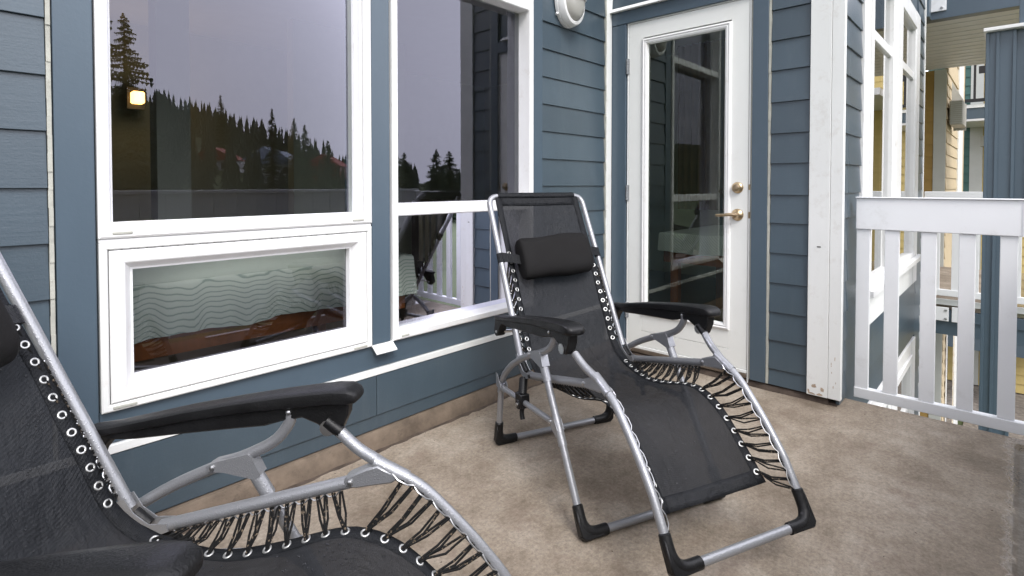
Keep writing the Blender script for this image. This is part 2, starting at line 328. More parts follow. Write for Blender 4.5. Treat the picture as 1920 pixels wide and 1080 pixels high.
# ground and hill as one sheet rising away from the house (y < 0)
def ridge(az):    # elevation (degrees) of the hill's own surface as seen from the balcony
    pts = [(-180, 3), (-110, 7.0), (-84, 7.5), (-79, 6.6), (-72, 4.9), (-67, 3.6), (-62, 1.9), (-58, .9), (-50, .3), (-30, .3), (0, .3), (181, .3)]
    for (a, e), (b, f) in zip(pts, pts[1:]):
        if a <= az <= b: return e+(f-e)*(az-a)/(b-a)
    return .3
def hill_z(x, y):
    y = y-3.89
    r = math.hypot(x, y); a = math.degrees(math.atan2(y, x))
    if r < 45: return -3.05
    t = min(1, (r-45)/130); h = (math.tan(R(ridge(a)))*175+3.0)*(t*t*(3-2*t))
    if r > 175: h += (r-175)*.0
    return -3.05 + h
mb = MB(); rs = [0, 6, 12, 20, 30, 45, 60, 75, 90, 110, 130, 150, 175, 210, 300, 700]; NA = 96
vs = []; fs = []
for i, r_ in enumerate(rs):
    for k in range(NA):
        a = -math.pi+2*math.pi*k/NA; x, y = r_*math.cos(a), 3.89+r_*math.sin(a); vs.append((x, y, hill_z(x, y)))
for i in range(len(rs)-1):
    for k in range(NA):
        k2 = (k+1) % NA; fs.append((i*NA+k, i*NA+k2, (i+1)*NA+k2, (i+1)*NA+k))
structure(MB().add(vs, fs).build('ground', 'grass', None, True))
structure(box('gravel_strip', 'gravel', None, (3.2, 16.5, -4, .6, -3.05, -3.02)))  # front part added over the grass to cut green bounce light on soffit
# balcony slab: fills up to the walls
mb = MB(); poly = [(-2.6, -.33), (3.19, -.33), (3.19, .66), (3.06, .66), (3.06, 1.99), (-2.6, 1.99)]
mb.prism(poly, lambda a, b_, d: (a, b_, d), -.22, 0.0); structure(mb.build('balcony_floor', 'concrete', None, False, .006, seg=2))
# ---------------------------------------------------------------- our building
house = thing('apartment_building', 'blue lap-sided apartment building with white windows and white glazed door', 'building')
def backing(fn, a0, a1, z0, z1, d0=.004, d1=.16, mat='siding'): return wbox('wall', mat, house, fn, a0, a1, z0, z1, d0, d1, 0)
TOP = 5.2
backing(W1m, -2.6, .335, .076, TOP); backing(W1m, .335, 1.205, .076, .445); backing(W1m, .335, 1.205, 2.62, TOP)
backing(W1m, 1.205, 1.335, .076, TOP); backing(W1m, 1.335, 2.215, .076, .445); backing(W1m, 1.335, 2.215, 2.62, TOP); backing(W1m, 2.215, 3.194, .076, TOP)
backing(WDm, .64, 1.055, .037, TOP); backing(WDm, 1.055, 1.822, 2.125, TOP); backing(WDm, 1.822, 1.95, .037, TOP)
backing(W3m, 3.198, 3.56, -3.04, TOP, .004, .15); backing(W3m, 3.56, 5.74, -.3, .31, .004, .15); backing(W3m, 3.56, 5.74, 2.5, TOP, .004, .15); backing(W3m, 5.74, 6.2, -3.04, TOP, .004, .15)
backing(W3m, 3.56, 5.74, -3.04, -2.5, .004, .15)
z1s = [1.091+.1535*k for k in range(-8, 12)]
zds = [.121-.16+.0, .121, .275, .425, .579, .739, .896, 1.045, 1.211, 1.366, 1.531, 1.695, 1.853, 2.012, 2.17, 2.33, 2.49, 2.65]
z3s = [-3.03+.1545*k for k in range(21)]; z3s = z3s[:-1] + [.0, .153, .306, .452, .608, .766, .93, 1.055, 1.202, 1.356, 1.504, 1.65, 1.794, 1.941, 2.09, 2.24, 2.39, 2.54, 2.69, 2.84, 2.99]
lap(house, W1m, -2.6, .213, .335, 2.7, zs=z1s)
lap(house, W1m, 2.322, 2.948, .335, 2.7, zs=z1s)
lap(house, WDm, .766, .950, .037, 2.7, zs=zds)
lap(house, WDm, 1.135, 1.935, 2.235, 2.7, zs=zds)
lap(house, W3m, 3.05, 3.19, .005, 3, zs=z3s); lap(house, W3m, 3.193, 3.495, -3, 3, zs=z3s); lap(house, W3m, 5.80, 6.17, -3, 3, zs=z3s); lap(house, W3m, 3.497, 5.798, -.2, .26, zs=z3s)
# sealant joints and trim boards
def caulk(fn, a, z0, z1, w_=.010, d=-.012):
    mb = MB(); pts = []; z = z0
    while z < z1: pts.append(z); z += .05
    pts.append(z1)
    for k in range(len(pts)-1):
        e = rnd.uniform(-.0006, .0006); mbox(mb, fn, a+e, a+w_+e*.3, pts[k], pts[k+1], d+rnd.uniform(-.002, .002), .003)
    return mb.build('sealant_joint', 'caulk', house)
caulk(W1m, .2145, .335, 2.7); caulk(WDm, .9515, .037, 2.7, .012); caulk(W1m, 2.949, .335, 2.7, .008, -.016); caulk(WDm, 1.046, .04, 2.1, .006, -.01)
wbox('trim_board', 'trimblue', house, W1m, .228, .316, .335, 2.7, -.016, .003)
wbox('trim_board', 'trimblue', house, W1m, 1.228, 1.315, .436, 2.7, -.014, .003)
wbox('trim_board', 'trimblue', house, W1m, 2.242, 2.3205, .335, 2.7, -.014, .003)
wbox('sill_board', 'trimblue', house, W1m, .318, 2.2405, .336, .432, -.006, .003)
wbox('skirt_board', 'siding', house, W1m, -2.6, 1.245, .137, .304, -.013, .003); wbox('skirt_board', 'siding', house, W1m, 1.2475, 2.948, .137, .304, -.0125, .003)
wbox('skirt_board', 'siding', house, W1m, -2.6, 2.948, .078, .1355, -.006, .003)
wbox('flashing_strip', 'whitewood', house, W1m, -2.6, 2.948, .307, .3335, -.017, .003)
wbox('corner_board', 'whitewood', house, W1m, 2.958, 3.012, .09, 2.7, -.02, .003)
mb = MB(); mbox(mb, WDm, 1.93, 1.944, .04, 2.7, -.02, .003); mb.build('corner_board', 'whitewood', house)
wbox('trim_board', 'trimblue', house, WDm, 1.824, 1.9285, .037, 2.118, -.018, .003)
wbox('trim_board', 'trimblue', house, WDm, .965, 1.045, .037, 2.7, -.018, .003)
wbox('head_board', 'trimblue', house, WDm, 1.047, 1.9285, 2.12, 2.2, -.022, .003)
mb = MB(); mb.prism([(-.05, 2.200), (-.05, 2.203), (-.013, 2.232), (.003, 2.232), (.003, 2.2025)], lambda d, z, a: WDm(a, z, d), 1.10, 1.93); mb.build('head_flashing', 'whitewood', house, False)
wbox('corner_board', 'whitewood', house, WDm, .668, .762, .037, 2.9, -.024, .003)
mb = MB(); mb.box(D2-.022, D2+.012, D3-.024, D3+.0305, .037, 2.9); mb.build('corner_board', 'whitewood', house, False, .002)
wbox('corner_board', 'whitewood', house, W3m, 6.172, 6.22, -3, 3, -.016, .003)
mb = MB(); mb.box(6.203, 6.222, D3+.004, D3+.15, -3, 3); mb.build('corner_board', 'whitewood', house)
def patch(fn, a, z, ra, rz, d, mat, n=9):
    mb = MB(); vs = [fn(a, z, d)]
    for k in range(n): t = 2*math.pi*k/n; e = rnd.uniform(.55, 1.15); vs.append(fn(a+ra*e*math.cos(t), z+rz*e*math.sin(t), d))
    vs2 = [tuple(v) for v in vs]; mb.add(vs2, [(0, 1+k, 1+(k+1) % n) for k in range(n)]); return mb.build('peeled_patch', mat, house)
for (a, z, ra, rz) in ((.690, .075, .009, .014), (.728, .085, .012, .012), (.752, .055, .006, .012), (.70, .048, .02, .006), (.735, .045, .016, .005)): patch(WDm, a, z, ra, rz, -.0246, 'peeled')
for k in range(6): patch(lambda a, z, d: (D2-.0225+0*d, a, z), D3+rnd.uniform(-.02, .025), rnd.uniform(.045, .25), .002, rnd.uniform(.004, .012), 0, 'peeled')
# curbs at the foot of the walls (rough edge)
def rough_curb(name, mat, a0, a1, fn, z0, z1, d0, d1, n=60):
    mb = MB(); vs = []; 
    for k in range(n+1):
        a = a0+(a1-a0)*k/n; e = rnd.uniform(-.006, .006)
        for (d, z) in ((d0+e-.008, z0), (d0+e+rnd.uniform(-.003, .003), z1*.7), (d0+.012+e, z1), (d1, z1), (d1, z0)): vs.append(fn(a, z, d))
    fs = [(k*5+j, k*5+(j+1) % 5, (k+1)*5+(j+1) % 5, (k+1)*5+j) for k in range(n) for j in range(5)] + [(0, 1, 2, 3, 4), tuple(n*5+j for j in range(5))]
    mb.add(vs, fs); return mb.build(name, mat, house, True)
rough_curb('curb', 'curb', -2.6, 3.02, W1m, -.002, .074, -.028, .12)
rough_curb('dirt_line', 'stain', -2.6, 3.02, W1m, -.002, .0035, -.046, -.02, 160)
rough_curb('curb', 'stain', .668, 1.94, WDm, -.002, .0345, -.004, .15, 30)
rough_curb('curb', 'stain', 3.03, 3.19, W3m, -.002, .012, .002, .10, 6)
gm = MB(); gr = random.Random(21)
for k in range(420):
    x, y = gr.uniform(-.5, 3.15), gr.uniform(-.3, 1.88)
    if gr.random() < .55: (x, y) = (gr.uniform(0, 3.0), 1.90-abs(gr.gauss(0, .05))) if gr.random() < .6 else (2.99-abs(gr.gauss(0, .05)), gr.uniform(.7, 1.9))
    s_ = gr.choice((.0012, .0018, .0025, .004)); a = gr.uniform(0, 6.28); c_, n_ = math.cos(a)*s_, math.sin(a)*s_
    gm.add([(x-c_, y-n_, .0004), (x+n_*.5, y-c_*.5, .0006), (x+c_, y+n_, .0004+s_*.3), (x-n_*.5, y+c_*.5, .0005), (x, y, s_*.5)], [(0, 1, 4), (1, 2, 4), (2, 3, 4), (3, 0, 4), (3, 2, 1, 0)])
tag(gm.build('grit', 'stain', None), 'dark grit and leaf crumbs scattered on the concrete slab', 'grit', None, 'stuff')
# ---------------- windows
def weep(win, fn, a, z, d, w_=.05):
    mb = MB(); mbox(mb, fn, a-w_/2, a+w_/2, z-.0045, z+.0045, d-.0025, d+.002); o = mb.build('weep_cover', 'rust' if rnd.random() < .3 else 'caulk', win, False, .002)
def pane(win, fn, a0, a1, z0, z1, d, mat='glass'):
    p = [fn(a0, z0, d), fn(a1, z0, d), fn(a1, z1, d), fn(a0, z1, d)]; return MB().add(p, [(0, 1, 2, 3)]).build('pane', mat, win)
def bead(win, fn, a0, a1, z0, z1, d, mat='white', w_=.012, t=.02):
    return ringframe(fn, a0, a1, z0, z1, [(0, d-t), (w_*.4, d-t), (w_, d-.004), (w_, d), (0, d)]).build('glazing_bead', mat, win)
# left window: fixed light above, awning sash below
win = part_empty('window', house, 'large white window with fixed pane above and small awning sash below')
ringframe(W1m, .321, 1.222, .942, 2.62, [(0, .03), (0, -.022), (.006, -.026), (.026, -.026), (.030, -.018), (.030, .03)]).build('frame', 'white', win)
ringframe(W1m, .351, 1.190, .972, 2.59, [(0, .08), (0, -.006), (.003, -.008), (.008, -.004), (.008, .022), (.014, .03), (.014, .08)]).build('inner_frame', 'white', win)
pane(win, W1m, .362, 1.178, .985, 2.58, .05)
wbox('transom_strip', 'white', win, W1m, .322, 1.221, .930, .9405, -.018, .03)
ringframe(W1m, .322, 1.220, .434, .929, [(0, .03), (0, -.022), (.004, -.025), (.016, -.025), (.020, -.02), (.0205, .03)]).build('frame', 'whitewood', win, label='outer frame of the awning sash, yellowed and grimy')
sash = ringframe(W1m, .345, 1.197, .457, .906, [(0, .03), (0, -.020), (.004, -.024), (.034, -.024), (.038, -.022), (.056, .004), (.062, .004), (.064, .03)]).build('sash', 'white', win)
ringframe(W1m, .3425, 1.1995, .4545, .9085, [(0, -.002), (.0024, -.002), (.0024, .03), (0, .03)]).build('seal_gap', 'gap', win)
pane(win, W1m, .405, 1.138, .517, .848, .03)
for a in (.378, 1.158): weep(win, W1m, a, .957, -.026)
for a in (.378, 1.166): weep(win, W1m, a, .444, -.025, .06)
mb = MB()
for k in range(40): mbox(mb, W1m, .36+k*.021, .374+k*.021, .9070, .9082, -.0175, -.01)
mb.build('hinge_strip', 'steel', win)
# right window
win2 = part_empty('window', house, 'tall white window with one slim rail across, beside the wall light')
ringframe(W1m, 1.322, 2.234, .434, 2.62, [(0, .03), (0, -.022), (.005, -.026), (.026, -.026), (.030, -.018), (.030, .09)]).build('frame', 'white', win2)
wbox('cross_rail', 'white', win2, W1m, 1.3525, 2.2035, .964, 1.018, -.012, .08, .004)
wbox('cross_rail', 'white', win2, W1m, 1.3525, 2.2035, 2.035, 2.085, -.018, .08, .004)
pane(win2, W1m, 1.352, 2.204, .464, .964, .06); pane(win2, W1m, 1.352, 2.204, 1.018, 2.035, .06); pane(win2, W1m, 1.352, 2.204, 2.085, 2.59, .06)
weep(win2, W1m, 1.383, .448, -.026, .04)
mb = MB(); mb.prism([(-.052, .404), (-.052, .408), (-.02, .434), (.0, .4345), (.0, .430), (-.022, .428)], lambda d, z, a: W1m(a, z, d), 1.222, 1.322); mb.build('drip_plate', 'whitewood', house)
# wall 3: big two-light window with white surround, and the one of the floor below
def big_window(z0, z1, lab):
    win = part_empty('window', house, lab)
    wbox('surround', 'white', win, W3m, 3.50, 3.66, z0+.0, z1, -.02, .05); wbox('surround', 'white', win, W3m, 5.56, 5.795, z0, z1, -.02, .05)
    wbox('surround', 'whitewood', win, W3m, 3.662, 5.558, z0, z0+.20, -.018, .05); wbox('surround', 'white', win, W3m, 3.662, 5.558, z1-.1, z1, -.018, .05)
    for (a0, a1) in ((3.664, 4.50), (4.72, 5.556)):
        ringframe(W3m, a0, a1, z0+.204, z1-.104, [(0, .05), (0, -.03), (.05, -.03), (.06, -.02), (.06, .05)]).build('frame', 'white', win)
        wbox('cross_rail', 'white', win, W3m, a0+.061, a1-.061, z0+1.69, z0+1.75, -.012, .05, .003)
        pane(win, W3m, a0+.055, a1-.055, z0+.26, z1-.16, .004, 'clearglass')
    wbox('mullion', 'white', win, W3m, 4.502, 4.718, z0+.204, z1-.104, -.034, .05)
    wbox('sill', 'white', win, W3m, 3.55, 5.75, z0+.20, z0+.235, -.07, -.032)
big_window(.27, 2.53, 'tall double white window on the receding wall beyond the railing')
big_window(-2.48, -.22, 'lower storey white window seen between the railing pickets')
box('back_panel', 'gap', house, (3.56, 5.74, D3+.152, D3+.17, -3.0, -.25))
# ---------------- door
door = part_empty('door', house, 'white glazed balcony door with brass lever handle')
mb = ringframe(WDm, 1.0675, 1.8085, .082, 2.109, [(0, .04), (0, -.004), (.0955, -.004), (.0955, .04)])
ringframe(WDm, 1.0645, 1.8110, .081, 2.1115, [(0, .03), (0, .004), (.0028, .004), (.0028, .03)]).build('gasket', 'gasket', door)
# slab rails: kick panel below the lite, wider than the stiles
mbox(mb, WDm, 1.163, 1.712, .18, .285, -.004, .04)
mb.build('door_slab', 'door', door, False, .001)
ringframe(WDm, 1.160, 1.714, .282, 2.005, [(0, -.0045), (.003, -.014), (.012, -.018), (.018, -.012), (.024, -.016), (.034, -.012), (.038, .012), (0, .012)]).build('lite_trim', 'white', door)
pane(door, WDm, 1.192, 1.682, .315, 1.975, .010, 'doorglass')
ringframe(WDm, 1.0555, 1.8195, -.1, 2.1205, [(0, .10), (0, -.006), (.006, -.008), (.0085, -.006), (.0085, .10)]).build('jamb', 'whitewood', door)
box('threshold', 'rust', door, (D2-.012, D2+.1, 1.065, 1.81, .037, .060), .003); box('door_sweep', 'whitewood', door, (D2-.010, D2+.05, 1.066, 1.809, .062, .080), .002)
for z in (1.80, 1.00, .25):
    mb = MB(); mbox(mb, WDm, 1.803, 1.8235, z, z+.095, -.012, -.005)
    for q_ in range(5): mb.tube([WDm(1.812, z+.0195*q_, -.018), WDm(1.812, z+.0195*q_+.0175, -.018)], .0075, 10)
    mb.build('hinge', 'hinge', door, True)
def disc(mb, c, ax, prof, seg=28):        # lathe: prof of (distance along ax, radius)
    ax = Vector(ax).normalized(); u = ax.orthogonal().normalized(); w_ = ax.cross(u); c = Vector(c); vs = []; n = len(prof)
    for h, r_ in prof:
        for k in range(seg): t = 2*math.pi*k/seg; vs.append(c+ax*h+(u*math.cos(t)+w_*math.sin(t))*r_)
    fs = [(i*seg+k, i*seg+(k+1) % seg, (i+1)*seg+(k+1) % seg, (i+1)*seg+k) for i in range(n-1) for k in range(seg)]
    fs += [tuple(range(seg))[::-1], tuple((n-1)*seg+k for k in range(seg))]; return mb.add(vs, fs)
disc(MB(), WDm(1.122, 1.082, -.004), (-1, 0, 0), [(0, .031), (.006, .031), (.010, .028), (.014, .022), (.024, .019), (.026, .013), (.0262, .006)]).build('deadbolt', 'brass', door, True)
mb = disc(MB(), WDm(1.122, .932, -.004), (-1, 0, 0), [(0, .033), (.005, .033), (.010, .029), (.018, .018), (.030, .014), (.046, .013), (.048, .010)]); 
mb.tube(catmull([WDm(1.122, .932, -.044), WDm(1.15, .934, -.050), WDm(1.185, .930, -.052), WDm(1.225, .927, -.047)]), [.011]*4+[.0095]*6+[.008]*8+[.007], 12)
mb.build('lever_handle', 'brass', door, True)
mb = MB(); mbox(mb, WDm, 1.055, 1.063, 1.07, 1.10, -.008, 0); mbox(mb, WDm, 1.055, 1.063, .915, .95, -.008, 0); mb.build('strike_plate', 'brass', door)
mb = MB(); mbox(mb, WDm, .705, .722, .786, .791, -.0255, -.02); mb.build('nail_hole', 'gap', house)
mb = MB(); mbox(mb, WDm, 1.935, 1.940, .83, .85, -.0215, -.015); mb.build('nail_hole', 'gap', house)
# ---------------- wall light
wl = thing('wall_light', 'white oval bulkhead light with half guard bar between window and corner', 'wall light', (2.535, D1-.014, 2.15))
def oval(mb, prof, rx, rz, seg=40):       # prof of (y, scale)
    vs = []; n = len(prof)
    for y, s_ in prof:
        for k in range(seg): t = 2*math.pi*k/seg; vs.append((rx*s_*math.cos(t), y, rz*s_*math.sin(t)))
    fs = [(i*seg+k, i*seg+(k+1) % seg, (i+1)*seg+(k+1) % seg, (i+1)*seg+k) for i in range(n-1) for k in range(seg)]
    fs += [tuple(range(seg))[::-1], tuple((n-1)*seg+k for k in range(seg))]; return mb.add(vs, fs)
oval(MB(), [(0, 1.03), (-.018, 1.03), (-.020, .99), (-.024, .99), (-.026, 1.02), (-.050, 1.0), (-.062, .95), (-.066, .86), (-.062, .80), (-.03, .80)], .105, .135).build('housing', 'white', wl, True)
ds = MB(); vs = []; seg = 40; pr = [(-.035, .80), (-.060, .795), (-.078, .72), (-.090, .58), (-.097, .38), (-.099, .15)]
oval(ds, pr, .105, .135); ds.build('diffuser', 'diffuser', wl, True)
mb = MB(); pts = [(.085*math.cos(t), -.066-.040*math.sin(t), .018) for t in [math.pi*k/16 for k in range(17)]]; mb.tube(pts, .0045, 8)
for a in (-.055, .0, .055): pass
mb.build('guard_bar', 'white', wl, True)
mb = MB()
for k in range(7):
    z = .03+k*.012; hw = .082*math.sqrt(max(.05, 1-(z/.112)**2)); pts = [(hw*math.cos(t), -.064-.036*math.sin(t), z) for t in [math.pi*q/12 for q in range(13)]]; mb.tube(pts, .0016, 5)
mb.build('lens_rib', 'diffuser', wl, True)
for sx_ in (-1,): disc(MB(), (-.098, -.012, -.075), (-.6, 0, -.8), [(0, .008), (.012, .008)]).build('screw_lug', 'white', wl)
# ---------------- side railing and front parapet of our balcony
XR = 3.27; k_ = XR/3.5
rail = thing('railing', 'white aluminium railing with flat pickets at the right edge of our balcony', 'railing', (XR, 0, 0))
box('top_rail', 'rail', rail, (-.018, .025, -.327, .602, .870, 1.030), .003)
box('rail_cap', 'rail', rail, (-.028, .035, -.327, .604, 1.0302, 1.036), .002)
box('bottom_rail', 'rail', rail, (-.016, .024, -.327, .602, -.006, .047), .003)
box('joint_cover', 'rail', rail, (-.021, -.0185, -.034, -.026, .870, 1.028))
for k in range(7):
    y1 = [.600, .4775, .3315, .1895, .0470][k] if k < 5 else .047-.143*(k-4)
    box('picket', 'rail', rail, (-.009, .015, y1-.060, y1, .0472, .8698), .002)
par = thing('parapet', 'close-boarded white balcony front, mirrored in the lower windows', 'parapet', (0, -.36, 0))
box('cap_rail', 'rail', par, (-2.6, 3.298, -.03, .03, 1.03, 1.058), .003)
for k in range(38):
    x = -2.6+k*.1545; box('board', 'rail', par, (x, x+.1495, -.011, .011, .022, 1.028), .002)
box('rear_rail', 'rail', par, (-2.6, 3.24, -.035, -.0115, .85, .95)); box('rear_rail', 'rail', par, (-2.6, 3.24, -.035, -.0115, .12, .20))
# ---------------------------------------------------------------- beyond the railing
nb = thing('neighbouring_balcony', 'next balcony along with blue fascia, pale slab edge and grey ribbed soffit', 'balcony')
box('slab', 'concrete', nb, (6.62, 9.2, -.3, 3, -.10, .0), .005)
box('slab_edge', 'whitewood', nb, (6.595, 6.618, -.3, .70, -.055, .0), .003)
box('fascia', 'trimblue', nb, (6.60, 6.66, -.3, .70, -.34, -.102), .002); box('fascia', 'trimblue', nb, (6.585, 6.598, -.3, .70, -.20, -.102), .002, label='narrow upper fascia board')
box('fascia', 'trimblue', nb, (6.38, 6.5, -.9, .90, 2.632, 3.1), .002, label='deep blue beam over the balcony opening')
box('fascia', 'trimblue', nb, (6.225, 6.379, .60, .75, 2.632, 3.1), .002)
for k in range(27):
    x = 6.505+k*.1; box('soffit_board', 'soffit', nb, (x, x+.094, -.9, 3, 2.640+(.004 if k % 2 else 0), 2.66), .003)
box('soffit_backing', 'greytrim', nb, (6.5, 9.25, -.9, 3, 2.662, 2.9))
# structural brackets
for (x, y0, y1, z0, z1) in ((6.585, .448, .585, -.205, -.075), (6.585, .29, .425, -.205, -.065)):
    b_ = box('bracket', 'rail', nb, (x-.016, x-.001, y0, y1, z0, z1), .002)
    mb = MB()
    for zz in (z0+.025, z1-.025): disc(mb, (x-.0165, y0+.02, zz), (-1, 0, 0), [(0, .011), (.006, .011), (.008, .006)], 10)
    mb.build('bolt', 'steel', b_, True)
b_ = box('bracket', 'rail', nb, (6.360, 6.378, .490, .645, 2.70, 3.0), .002); mb = MB()
for (yy, zz) in ((.52, 2.73), (.61, 2.73), (.52, 2.87), (.61, 2.87)): disc(mb, (6.36, yy, zz), (-1, 0, 0), [(0, .012), (.008, .012), (.010, .006)], 10)
mb.build('bolt', 'steel', b_, True)
nr = thing('railing', 'white picket railing of the next balcony, seen through our own pickets', 'railing', (6.56, 0, 0))
box('top_rail', 'rail', nr, (-.02, .02, -.3, .645, .885, 1.032), .003); box('bottom_rail', 'rail', nr, (-.018, .018, -.3, .645, .04, .10), .003)
for k in range(7): box('picket', 'rail', nr, (-.009, .009, .575-k*.142-.055, .575-k*.142, .1002, .8848), .002)
# ochre end wall of that balcony with pale corner trim
eb = thing('yellow_building', 'ochre and beige lap-sided block behind the next balcony, with pale corner trim', 'building')
fx = mapX(9.2)
box('wall', 'ochre', eb, (9.206, 9.6, .72, 3, -3.04, 2.63)); box('wall', 'beige', eb, (9.208, 12.6, .69, .715, -3.04, 6))
zz_ = [-3.03+.1555*k for k in range(37)]
lap(eb, fx, .822, 1.3, -3, 2.63, 'ochre', zz_, .012); 
mb = MB(); mb.box(9.18, 9.203, .690, .820, -3, 2.63); mb.build('corner_board', 'greytrim', eb, False, .002)
fy = mapY(.690); lap(eb, fy, 9.205, 11.0, -3, 5.6, 'beige', [z+.02 for z in zz_]+[2.75+.1555*k for k in range(1, 18)], .016)
mb = MB(); mb.box(11.02, 11.9, .665, .688, -3, 5.6); mb.build('corner_board', 'whitewood', eb, False, .003)
box('window_frame', 'white', eb, (9.5, 10.6, .660, .672, -2.9, -.4), .003); box('pane', 'clearglass', eb, (9.6, 10.5, .656, .659, -2.8, -.5))
ac = thing('air_conditioner', 'louvred grey metal unit bracketed high on the beige wall', 'air conditioner', (9.55, .66, 2.06))
box('casing', 'ac', ac, (-.32, .32, -.14, .0, -.17, .15), .01)
for k in range(11): box('louvre', 'greytrim', ac, (-.326, -.3205, -.13, -.01, -.15+k*.026, -.138+k*.026)); 
mb = MB(); mb.prism([(-.14, .152), (0, .152), (0, .45)], lambda y, z, x: (x, y, z), -.02, .02); mb.build('hood', 'white', ac)
box('bracket', 'steel', ac, (.34, .37, -.14, .0, -.2, .17)); 
# far block
fb = thing('far_building', 'distant block with black balcony rail, teal and yellow siding', 'building')
X = 13.0
box('slab', 'trimblue', fb, (X, X+1.5, -.6, .80, 2.30, 2.50)); box('slab_edge', 'whitewood', fb, (X-.02, X-.001, -.6, .80, 2.50, 2.56)); box('soffit', 'soffit', fb, (X, X+1.5, -.6, .80, 2.26, 2.298))
box('slab', 'trimblue', fb, (X, X+1.5, -.6, .80, -1.95, -1.60)); box('slab_edge', 'whitewood', fb, (X-.02, X-.001, -.6, .80, -1.6, -1.52))
f2 = mapX(X+1.5)
box('wall', 'teal', fb, (X+1.51, X+1.7, .70, 1.4, -3, 7)); box('wall', 'yellow', fb, (X+1.51, X+1.7, -.8, .5, -3, 7)); box('trim', 'greytrim', fb, (X+1.48, X+1.7, .50, .70, -3, 7))
zf = [-3+.18*k for k in range(50)]
lap(fb, f2, .702, 1.15, -3, 5.5, 'teal', zf, .018, False); lap(fb, f2, -.6, .498, -3, 5.5, 'yellow', zf, .018, False)
box('wall_unit', 'ac', fb, (X+1.0, X+1.3, .46, .52, 1.85, 2.05))
br = thing('railing', 'black metal balcony railing high on the distant block', 'railing', (X-.03, 0, 2.56))
box('top_rail', 'blackmetal', br, (-.02, .02, -.6, .52, .55, .68)); box('bottom_rail', 'blackmetal', br, (-.02, .02, -.6, .78, .04, .10))
for k in range(9): box('picket', 'blackmetal', br, (-.015, .015, .74-k*.15-.035, .74-k*.15, .1, 1.6 if k < 3 else .55))
# board-and-batten column
cp = thing('blue_column', 'tall blue board-and-batten column beyond the white railing', 'column', (5.2, 0, 0))
box('column_body', 'trimblue', cp, (0, .45, .012, .170, -3.04, 2.19), .003)
for y in (.163, .108, .020): box('batten', 'trimblue', cp, (-.012, -.0005, y-.010, y+.010, -3.04, 2.188), .002)
box('cap_flashing', 'white', cp, (-.06, .45, -.14, .185, 2.192, 2.215), .002)
box('upper_panel', 'trimblue', cp, (.02, .45, -.12, .0115, .78, 2.19), .003)
for y in (-.06,): box('batten', 'trimblue', cp, (.006, .0195, y-.012, y+.012, .78, 2.188), .002)
box('beam', 'trimblue', cp, (.0, .6, -.14, .0, 2.216, 2.7), .003)
# yellow block opposite, mirrored in the side windows
ob = thing('opposite_building', 'yellow lap-sided block with white windows, mirrored in the side window', 'building')
fo = mapX(17.0); box('wall', 'yellow', ob, (17.01, 17.5, -9, -.9, -3, 6.2)); lap(ob, fo, -9, -.95, -1, 6.1, 'yellow', [-3+.17*k for k in range(62)], .016, False)
for (y0, z0) in ((-5.2, .2), (-3.4, .2), (-5.2, 3.4), (-3.4, 3.4)):
    wn = part_empty('window', ob); ringframe(fo, y0, y0+1.1, z0, z0+1.9, [(0, .01), (0, -.04), (.1, -.04), (.1, .01)]).build('frame', 'white', wn); pane(wn, fo, y0+.05, y0+1.05, z0+.05, z0+1.85, -.019, 'clearglass')
box('soffit', 'soffit', ob, (14, 17, -9, -.9, 3.05, 3.2))
# ---------------------------------------------------------------- interior
structure(box('interior_floor', 'floor_in', None, (-2.5, 6.1, 2.107, 6.3, -.02, .03))); structure(box('interior_floor_wing', 'floor_in', None, (3.2, 6.1, .80, 2.106, -.02, .03)))
structure(box('interior_ceiling', 'ceil_in', None, (-2.5, 6.1, 2.107, 6.3, 2.66, 2.75))); structure(box('interior_ceiling_wing', 'ceil_in', None, (3.2, 6.1, .80, 2.106, 2.66, 2.75)))
structure(box('interior_back_wall', 'wall_in', None, (-2.5, 6.1, 6.3, 6.4, -.02, 2.75))); structure(box('interior_left_wall', 'wall_in', None, (-2.6, -2.5, 2.107, 6.4, -.02, 2.75)))
structure(box('interior_right_wall', 'wall_in', None, (6.1, 6.2, .79, 6.4, -.02, 2.75)))
structure(box('interior_partition', 'wall_in', None, (2.33, 3.6, 5.0, 5.12, .03, 2.66))); structure(box('interior_pilaster', 'ceil_in', None, (1.22, 1.46, 5.0, 5.2, .03, 2.66)))
